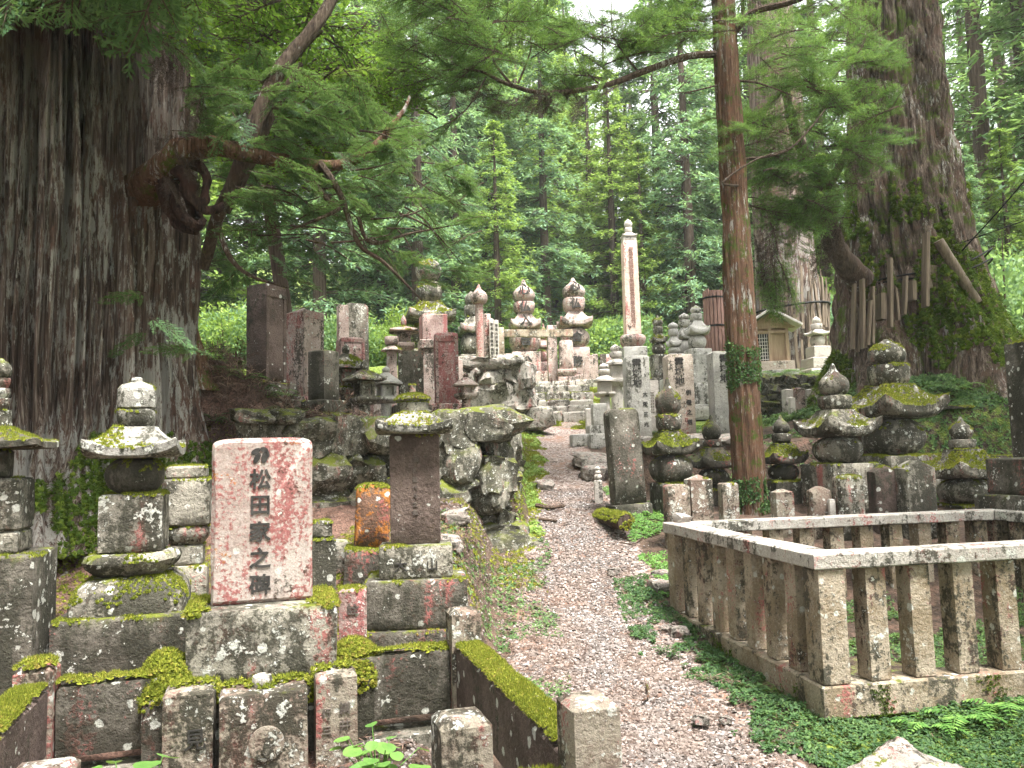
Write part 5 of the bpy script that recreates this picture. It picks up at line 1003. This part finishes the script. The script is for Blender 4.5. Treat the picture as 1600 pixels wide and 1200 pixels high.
for k, x, y, s_ in ((2, -7.5, 1.5, 1.1), (3, -10, 6, 1.1), (0, 8.5, 2.5, 1.1), (2, 10.5, 7.5, 1.1), (3, -3.5, -5.5, 1.1), (2, 4.5, -5, 1.2), (0, .5, -10, 1.1), (3, -9, -6, 1.1), (2, 10, -5, 1.1)): far_tree(k, x, y, s_, x)  # unseen trees beside and behind the camera, added to shade the foreground
# ------------------------------------------------------------------ small stuff on the ground
def hn(x, y): return Hn(np.asarray(x, float), np.asarray(y, float))
def nrm(x, y): e = .05; a = np.stack([-(hn(x+e, y)-hn(x-e, y))/(2*e), -(hn(x, y+e)-hn(x, y-e))/(2*e), np.ones(len(x))], 1); return a/np.linalg.norm(a, axis=1)[:, None]
def pebble_t(seed):
    rg = np.random.default_rng(seed); a = np.arange(5)/5*6.283; j = lambda: rg.uniform(.75, 1.2)
    V = [(.5*math.cos(t)*j(), .5*math.sin(t)*j(), -.1) for t in a]+[(.34*math.cos(t+.4)*j(), .34*math.sin(t+.4)*j(), .36*j()) for t in a]
    return np.array(V), [np.array([(i, (i+1) % 5, 5+(i+1) % 5, 5+i) for i in range(5)]), np.array([(5, 6, 7, 8, 9)])]
def gravel():
    n = 25000; y = 2.6+(RNG.random(n)**1.5)*8; d = RNG.normal(0, .52, n); x = pathx(y)+d*pathhw(y); k = (np.abs(d) < 1.35) & (RNG.random(n) < ss(1.45, .7, np.abs(d)))
    k &= ~((x < .1+0*(y)) & (y < 4.4) & (x < .25-.3*(y-2.55))); x, y = x[k], y[k]; q = RNG.random((3200, 2)); xy = [E2(-1.85*a, .08+1.5*b) for a, b in q]; x = np.append(x, [p[0] for p in xy]); y = np.append(y, [p[1] for p in xy]); u = RNG.random((3000, 2)); x = np.append(x, -.75+1.1*u[:, 0]); y = np.append(y, 4.3+3.9*u[:, 1]); n = len(x); mb = MB(); r = (.0055+.011*RNG.random(n)**2.5)*(1+.05*y)
    for v in range(4):
        V, F = pebble_t(300+v); i = np.arange(n) % 4 == v; m = i.sum(); X, Y, Z = basis(nrm(x[i], y[i])+.3*RNG.standard_normal((m, 3)), RNG.random(m)*6.28)
        P = np.stack([x[i], y[i], hn(x[i], y[i])+r[i]*.25], 1); mb.add(*scatter((V, F), P, X, Y, Z, np.stack([r[i]*2*(.7+.6*RNG.random(m)), r[i]*2, r[i]*1.3], 1)))
    m, t, b, o = newmat('gravel_stones'); N = NT(t); rp_ = N.n('ShaderNodeNewGeometry').outputs['Random Per Island']; tc = N.n('ShaderNodeTexCoord').outputs['Object']
    c = N.ramp(rp_, [(.02, (.055, .043, .037)), (.3, (.12, .10, .09)), (.65, (.18, .155, .143)), (.9, (.245, .22, .21)), (.98, (.36, .34, .325))])
    c = N.mix(N.math('MULTIPLY', N.rng(N.noise(tc, 2.5, 3), .40, .6), .75), c, N.mix(rp_, (.085, .06, .048), (.25, .19, .16))); t.links.new(c, b.inputs['Base Color']); t.links.new(N.bump(N.noise(tc, 120, 3), .4, .004), b.inputs['Normal'])
    return tag(obj('gravel', mb.build('gravel', m, True, 30)), 'grey and pinkish gravel strewn along the path', 'gravel', kind='stuff')
gravel()
def sprig_t(seed):
    rg = np.random.default_rng(seed); P = []; D = []; L = []; W = []; NN = []
    for k in range(6):
        f = k/6; b = np.array([f, .15*math.sin(2.5*f+seed), .04]); P.append(b); D.append(np.array([1, .3*math.cos(2.5*f+seed), 0])); L.append(.2); W.append(.035); NN.append(np.array([0, 0, 1.]))
        for s in (-1, 1): P.append(b); D.append(np.array([.7, s*.6+rg.normal(0, .15), rg.uniform(-.05, .25)])); L.append(.34*(1-.5*f)); W.append(.03); NN.append(np.array([0, .2, 1]))
    return leaves_np(np.array(P), np.array(D), np.array(NN), np.array(L), np.array(W))
def litter():
    mb = MB(); zones = [(lambda n: (pathx(y_ := 2.6+RNG.random(n)*11)+RNG.normal(0, .6, n), y_), 900), (lambda n: (RNG.uniform(-4.2, -.3, n), RNG.uniform(4.6, 8.2, n)), 1400), (lambda n: (RNG.normal(-3.2, .62, n), RNG.normal(8.5, .65, n)), 1000), (lambda n: (RNG.uniform(-1.7, 0, n), RNG.uniform(2.7, 4.1, n)), 160), (lambda n: (RNG.uniform(-.8, .4, n), RNG.uniform(4.3, 8.2, n)), 420), (lambda n: (RNG.uniform(1.5, 7.5, n), RNG.uniform(8.6, 13, n)), 700), (lambda n: (RNG.uniform(-4, 0, n), RNG.uniform(8.9, 15, n)), 500)]
    for q, (fn, n) in enumerate(zones):
        x, y = fn(n); z = hn(x, y)+.008+((.03, .1)[q-1]*RNG.random(n) if q in (1, 2) else 0); X, Y, Z = basis(nrm(x, y)+(.4 if q == 2 else .12)*RNG.standard_normal((n, 3)), RNG.random(n)*6.28); mb.add(*scatter(sprig_t(q), np.stack([x, y, z], 1), X, Y, Z, (.07+.13*RNG.random(n))*((1.3, 1.9)[q-1] if q in (1, 2) else 1)))
    return tag(obj('needle_litter', mb.build('needle_litter', ML['litter'], False)), 'brown fallen cedar sprigs littering path and plots', 'litter', kind='stuff')
litter()
LEAF4 = (np.array([(0, 0, 0), (.45, .32, .12), (1, 0, .02), (.45, -.32, .12)]), [np.array([(0, 1, 2, 3)])])
def trio():
    V = []; F = []
    for k in range(3): a = k*2.094; c, s = math.cos(a), math.sin(a); b = len(V); V += [(x*c-y*s, x*s+y*c, z+.18) for x, y, z in LEAF4[0]]; F.append((b, b+1, b+2, b+3))
    return np.array(V), [np.array(F)]
TRIO = trio()
def cover(name, label, xs, ys, n, size, mat='cover', mask=None, tmpl=TRIO, lift=.0, zf=None):
    x, y = RNG.uniform(*xs, n), RNG.uniform(*ys, n); k = np.ones(n, bool) if mask is None else mask(x, y); x, y = x[k], y[k]; n = len(x)
    z = (hn(x, y) if zf is None else zf(x, y))+.004+lift*RNG.random(n)*np.clip(.5+fbm(np.stack([x*2.5, y*2.5, 0*x], 1), 6, 2), 0, 1.4); X, Y, Z = basis(nrm(x, y)+.35*RNG.standard_normal((n, 3)), RNG.random(n)*6.28)
    return tag(obj(name, mesh(name, *scatter(tmpl, np.stack([x, y, z], 1), X, Y, Z, size*(.6+.8*RNG.random(n))), ML[mat], smooth=False)), label, 'ground cover', kind='stuff')
nz2 = lambda x, y, f, s: fbm(np.stack([x*f, y*f, 0*x], 1), s, 3)
fx = lambda x, y: (x-C0.x)*d1.x+(y-C0.y)*d1.y   # along the fence side
fy = lambda x, y: (x-C0.x)*d2.x+(y-C0.y)*d2.y   # across, positive inside
cover('creeping_plants', 'small green creeping plants along the foot of the stone fence', (.9, 3.6), (3.0, 7.6), 40000, .023, 'cover', lambda x, y: np.where(fx(x, y) > 0, (fy(x, y) < .0) & (fy(x, y) > -.42+.3*nz2(x, y, 2.5, 3)-.1*(y > 6.4)), (fx(x, y) > -2) & (fy(x, y) > -.35+.35*nz2(x, y, 2, 4))) & ((nz2(x, y, 4, 8) > -.35) | (fx(x, y) < 0)), lift=.05)
cover('plot_greenery', 'bright low greenery growing inside the stone fence', (1.2, 5), (4.6, 8), 26000, .022, 'cover', lambda x, y: (fx(x, y) > .22) & (fx(x, y) < LY-.22) & (fy(x, y) > .22) & (fy(x, y) < LX-.2) & (nz2(x, y, 2, 9) > -.05), lift=.05)
cover('mound_creepers', 'dense green creepers over the roots of the slat-girdled giant cedar', (4.2, 11), (9.6, 14.6), 38000, .048, 'cover', lambda x, y: (x > 4.6+.25*(14-y)*.6) & (((x-6.9)/2.9)**2+((y-13)/2.9)**2+.4*nz2(x, y, 1, 2) < 1.1), lift=.12)
cover('path_moss', 'yellow-green moss along the wall edge of the path', (-.5, 1.2), (7.4, 16), 15000, .022, 'moss', lambda x, y: (x-pathx(y) < -pathhw(y)*(.68+.3*nz2(x, y, 2, 5))) & (x > -.25) & (nz2(x, y, 3, 6) > -.4), DOME)
cover('verge_grass', 'bright grass blades along the wall edge of the path', (-.4, .9), (8.4, 16), 9000, .05, 'yellow', lambda x, y: (x-pathx(y) < -pathhw(y)*(.72+.3*nz2(x, y, 2, 5))) & (nz2(x, y, 2.2, 16) > -.1))
cover('soil_greens', 'low plants over the bare ground below the shrine', (2.2, 5.6), (10.9, 15.2), 9000, .035, 'cover', lambda x, y: nz2(x, y, 1.5, 26) > -.1, lift=.05)
cover('step_moss', 'light moss and grass covering the rise beside the steps', (.1, 2.6), (14.5, 24), 11000, .042, 'moss', lambda x, y: nz2(x, y, 1.2, 7) > -.05+.5*(np.abs(x-pathx(y)) < .6)-.2*(np.abs(x-pathx(y)) < .6), DOME)
cover('terrace_greens', 'fresh low plants growing over the terrace of the lanterns', (-4.6, .1), (8.9, 15), 16000, .035, 'fresh', lambda x, y: (nz2(x, y, 1.3, 11) > .1) & (y > wall1(x)+.25), lift=.08)
cover('verge_greens', 'tufts of small plants between path and old stones', (1.0, 2.0), (7.2, 10.4), 8000, .024, 'fresh', lambda x, y: (x > pathx(y)+pathhw(y)*(.95+.2*nz2(x, y, 2, 5))) & (nz2(x, y, 3, 12) > -.1), lift=.04)
cover('bank_greens', 'scattered small plants on the bank between roofed gravestone and path', (-.8, .35), (4.5, 8.6), 5000, .022, 'cover', lambda x, y: nz2(x, y, 2.2, 23) > .15, lift=.03)
cover('left_moss', 'patchy moss between the graves below the rubble wall', (-4, -.3), (4.5, 8.2), 13000, .017, 'moss', lambda x, y: nz2(x, y, 1.6, 13) > .1, DOME)
cover('forest_undergrowth', 'light green undergrowth carpeting the forest floor', (-22, 22), (21, 48), 13000, .28, 'yellow', lambda x, y: (nz2(x, y, .3, 14) > -.5) & ((np.abs(x-pathx(y)) > 2.5) | (y > 26)), lift=.4)
# plants with countable leaves
def heart():
    V = [(0, 0, 0)]; 
    for t in np.linspace(-2.6, 2.6, 13): V.append((.55+.6*math.cos(t)*(1-.0*abs(t)), .62*math.sin(t), .10*abs(math.sin(t))))
    return mesh('leaf', np.array(V), [np.array([(0, i, i+1) for i in range(1, 13)])], ML['fresh'], smooth=True, sharp=0)
HEART = heart()
def leafy(label, x, y, n, spread, size, zmin=.06):
    z = Hs(x, y); t = thing('leafy_plant', label, 'plant', (x, y, z-.01), 0, 'broad-leaved plants in the grave plot')
    for k in range(n):
        a = random.uniform(0, 6.28); r = spread*math.sqrt(random.random()); hh = random.uniform(zmin, zmin*2.2); s = size*random.uniform(.6, 1.1)
        V, F = tube([(r*.3*math.cos(a), r*.3*math.sin(a), 0, .003), (r*.8*math.cos(a), r*.8*math.sin(a), hh*.7, .0025), (r*math.cos(a), r*math.sin(a), hh, .002)], 4, sub=1); obj('stem', mesh('stem', V, F, ML['fresh']), t)
        obj('leaf', HEART, t, (r*math.cos(a), r*math.sin(a), hh), (random.uniform(-.35, .35), random.uniform(-.1, .5), a), (s, s, s))
x, y = E2(-.42, .75); leafy('clump of rounded bright leaves on the gravel inside the kerb beside the moss rail', x, y, 26, .2, .085, .09)
x, y = E2(-.5, 1.2); leafy('patch of rounded leaves below the rear kerb panel', x, y, 22, .2, .07, .08)
x, y = E2(-1.45, 1.05); leafy('rounded bright leaves growing beside the flower stand carved with 見', x, y, 26, .24, .08, .1)
def fern(label, px, py, Y, n, L, mat='fresh', name='fern', cat='fern', up_=.6, zoff=0, group=None):
    p = pix(px, py, Y); t = thing(name, label, cat, (p.x, p.y, Hs(p.x, p.y)+zoff), random.uniform(0, 6), group)
    for k in range(n):
        a = k/n*6.28+random.uniform(-.3, .3); mb = MB(); P = []; D = []; LL = []; W = []; NN = []; l = L*random.uniform(.7, 1.1); m = 12; ua = up_*random.uniform(.6, 1.2)
        f = lambda s: np.array([math.cos(a)*l*s, math.sin(a)*l*s, l*(ua*s-.75*ua*s*s*1.3)+.01])
        mb.add(*tube([(*f(s), .003*(1-s)+.001) for s in (0, .33, .66, 1)], 4, sub=1))
        for j in range(2, m):
            s = j/m
            for sd in (-1, 1): P.append(f(s)); D.append(np.array([math.cos(a+sd*1.05), math.sin(a+sd*1.05), -.12])); LL.append(l*.30*math.sin(math.pi*min(1, s*.85+.15))); W.append(l*.075); NN.append(np.array([0, 0, 1.]))
        mb.add(*leaves_np(np.array(P), np.array(D), np.array(NN), np.array(LL), np.array(W))); obj('frond', mb.build('frond', ML[mat], False), t)
fern('fern with pointed leaflets under the base of the stone fence', 1500, 1105, 4.72, 7, .27, up_=1.1); fern('drooping fern at the foot of the fence base', 1452, 1110, 4.66, 7, .25, up_=1.1); fern('small fern in the hollow under the fence', 1560, 1095, 4.82, 7, .28, up_=1.1)
for px, py, Y, L, lb in ((418, 640, 9.0, .42, 'bright fern on the litter mound below the tallest dark stele'), (455, 632, 9.1, .36, 'fern at the mossy step of the tallest dark stele'), (525, 655, 8.9, .35, 'tufted fern on top of the rubble wall'), (565, 668, 8.8, .25, 'small fern hanging over the rubble wall edge'), (735, 655, 9.0, .4, 'yellow-green fern at the corner of the rubble wall'), (770, 665, 9.0, .4, 'large yellow-green fern drooping beside the path at the wall end'), (612, 640, 9.6, .3, 'fern at the foot of the stone lanterns'), (1490, 610, 11.6, .45, 'fern growing on the creeper-covered roots'), (380, 600, 8.7, .4, 'long-leaved fern on the dark mound beside the giant cedar')):
    fern(lb, px, py, Y, 9, L, 'yellow' if 'yellow' in lb else 'fresh', up_=.8)
for px, py, Y, L, lb in ((335, 640, 8.2, .35, 'dark strap-leaved plant on the litter mound beside the giant cedar'), (360, 670, 8.2, .3, 'drooping fern low on the litter mound'), (440, 660, 8.4, .3, 'small fern between litter mound and rubble wall'), (330, 600, 8.5, .35, 'fern at the foot of the dead stump'), (405, 610, 8.8, .35, 'fern near the crest of the litter mound')):
    fern(lb, px, py, Y, 8, L, 'cover', up_=1.1)
for px, py, Y, n in ((1255, 580, 17, 9), (1235, 590, 16.6, 8), (1330, 575, 16.8, 8), (1215, 580, 16.4, 6), (1262, 570, 18, 9)):
    fern('green strap-leaved plant beside the shrine', px, py, Y, n+4, .55, 'fresh', 'strap_plant', 'plant', 1.5, group='strap-leaved plants by the shrine')
# mossy log, fallen branches
p = pix(958, 785, 8.9); z = Hs(p.x, p.y); V, F = tube([(-.12, .55, .08, .06), (-.05, .2, .08, .085), (.03, -.15, .075, .09), (.08, -.4, .07, .085)], 14, 5, .02); lg = obj('log', mesh('log', V, F, MBK['far']), None, (p.x, p.y, z)); tag(lg, 'short rotten log under thick yellow moss beside the path', 'log'); add_moss(lg, [(V, F)], .95, .013, 3, 'moss', -.1, .02)
def stick(label, pts, r, mat=None, name='fallen_branch'):
    Q = [(pix(a, b, c)) for a, b, c in pts]; o0 = Q[0]; Z = [max(Hs(q.x, q.y), q.z)+r*.6 if k else Hs(q.x, q.y)+r*.6 for k, q in enumerate(Q)]
    V, F = tube([(q.x-o0.x, q.y-o0.y, zz-Z[0], r*(1-.5*k/len(Q))) for k, (q, zz) in enumerate(zip(Q, Z))], 6, 2, .002); o = obj(name, mesh(name, V, F, mat or MBK['twig']), None, (o0.x, o0.y, Z[0])); return tag(o, label, 'branch')
def gp(px, Y, tries=30):
    lo, hi = 300., 1400.
    for _ in range(40):
        m = (lo+hi)/2; q = pix(px, m, Y)
        if q.z > Hs(q.x, q.y): lo = m
        else: hi = m
    return (px, lo, Y)
stick('pale fallen branch lying on moss at the foot of the furrowed giant cedar', [gp(30, 5.6), gp(60, 5.8), gp(105, 6.1)], .022, MBK['giant'])
stick('red-brown bark strip lying by the furrowed giant cedar', [gp(48, 5.3), gp(75, 5.5)], .028, MBK['slim']); stick('thin dry twig bending over litter beside the stupa pedestal', [gp(50, 5.2), gp(90, 5.1), gp(118, 5.0)], .006)
stick('dark root crossing the path', [gp(838, 9.7), gp(860, 9.6), gp(882, 9.65)], .03); stick('second thin root crossing the path', [gp(842, 9.2), gp(870, 9.1)], .02)
stick('curved orange twig on the gravel near the fence', [gp(1010, 5.4), gp(1014, 5.2), gp(1004, 5.1)], .01, MBK['slim']); stick('thin dead branch on the path edge', [gp(968, 8.4), gp(990, 8.35), gp(1004, 8.5)], .008)
for px, py, Y, s, lb in ((740, 900, 6.6, .16, 'dry brown cedar sprig at the edge of the path'), (556, 905, 5.2, .2, 'heap of dry brown cedar sprigs beside the short red post'), (1125, 1025, 5.4, .2, 'dry brown cedar sprig caught in creepers by the fence')):
    p = pix(px, py, Y); z = Hs(p.x, p.y); mb = MB()
    for k in range(9): n1 = np.array([[0., 0, 1]])+.3*RNG.standard_normal((1, 3)); X, Y_, Z = basis(n1, np.array([k*.7])); mb.add(*scatter(sprig_t(k), np.array([[RNG.normal(0, .04), RNG.normal(0, .04), .02]]), X, Y_, Z, np.array([s*(.7+.6*RNG.random())])))
    tag(obj('dead_sprig', mb.build('dead_sprig', ML['litter'], False), None, (p.x, p.y, z)), lb, 'sprig')
# dead stump beside the giant trunk
p = pix(300, 640, 8.4); st = thing('dead_stump', 'split dead stump leaning beside the furrowed giant cedar', 'stump', (p.x, p.y, Hs(p.x, p.y)-.1)); V, F = trunk_np([(0, 0, 0, .22), (-.05, 0, .4, .17), (-.16, .05, .95, .1)], 40, 24, .05, 5, 81, .1, .2); obj('trunk', mesh('trunk', V, F, MBK['slim'], sharp=0), st)
# understory shrubs
def shrub_mesh(seed, mat):
    rg = np.random.default_rng(seed); n = 3400; u = rg.standard_normal((n, 3)); u /= np.linalg.norm(u, axis=1)[:, None]; r = rg.random(n)**.4; lob = 1+.35*fbm(u*1.8, seed, 2); P = u*(r*lob)[:, None]*np.array([1, 1, .8])+np.array([0, 0, .75]); k = P[:, 2] > -.05; P, u = P[k], u[k]
    mb = MB()
    for q in range(7): d = rg.standard_normal(3)*np.array([.6, .6, .3])+np.array([0, 0, 1.1]); mb.add(*tube([(0, 0, -.1, .03), (*(d*.5), .018), (*d, .004)], 4, sub=2), 0)
    mb.add(*leaves_np(P, u+rg.standard_normal(u.shape)*.7+np.array([0, 0, -.2]), rg.standard_normal(u.shape)+np.array([0, 0, 1.2]), .10*(.6+.8*rg.random(len(P))), .05*(.6+.8*rg.random(len(P)))), 1); return mb.build('foliage', [MBK['twig'], ML[mat]], False)
SH = [shrub_mesh(1, 'farmaple'), shrub_mesh(2, 'yellow'), shrub_mesh(3, 'farblue'), shrub_mesh(4, 'farcedar')]
rg = random.Random(9)
def shrub(px, Y, s, k, lb, gp_):
    p = pix(px, 560, Y); t = obj('shrub', SH[k], None, (p.x, Y, float(hn([p.x], [Y])[0])-.05), (0, 0, rg.uniform(0, 6)), (s, s, s*rg.uniform(.9, 1.3))); tag(t, lb, 'shrub', gp_)
for i in range(46): shrub(rg.uniform(640, 1200), rg.uniform(27, 36), rg.uniform(.8, 1.7), rg.choice((0, 0, 1, 3)), 'leafy understory shrub behind the tall stupas', 'understory shrubs behind the stupas')
for i in range(26): shrub(rg.uniform(300, 640), rg.uniform(16, 22), rg.uniform(.5, 1.0), rg.choice((0, 1, 2, 3)), 'leafy understory shrub behind the tallest dark stele and its neighbours', 'understory shrubs behind the terrace')
for i in range(22): shrub(rg.uniform(1470, 1700), rg.uniform(15, 24), rg.uniform(.6, 1.4), rg.choice((1, 3, 0)), 'bright understory shrub on the slope behind the slat-girdled giant cedar', 'understory shrubs on the slope behind the girdled cedar')
for i in range(14): shrub(rg.uniform(1180, 1420), rg.uniform(21, 27), rg.uniform(.8, 1.4), rg.choice((1, 2, 3)), 'leafy understory shrub behind the wooden shrine', 'understory shrubs behind the shrine')

# ------------------------------------------------------------------ pale forest air
V = np.array([(x, y, z) for z in (-3, 62) for y in (-62, 112) for x in (-118, 118)], float); F = np.array([(0, 2, 3, 1), (4, 5, 7, 6), (0, 1, 5, 4), (2, 6, 7, 3), (0, 4, 6, 2), (1, 3, 7, 5)])
hm = bpy.data.materials.new('forest_air'); hm.use_nodes = True; t = hm.node_tree; t.nodes.clear(); o = t.nodes.new('ShaderNodeOutputMaterial'); pv = t.nodes.new('ShaderNodeVolumePrincipled'); pv.inputs['Color'].default_value = (.9, .96, .95, 1); pv.inputs['Density'].default_value = .0008; t.links.new(pv.outputs[0], o.inputs['Volume'])
tag(obj('haze', mesh('haze', V, [F], hm, smooth=False)), kind='stuff')
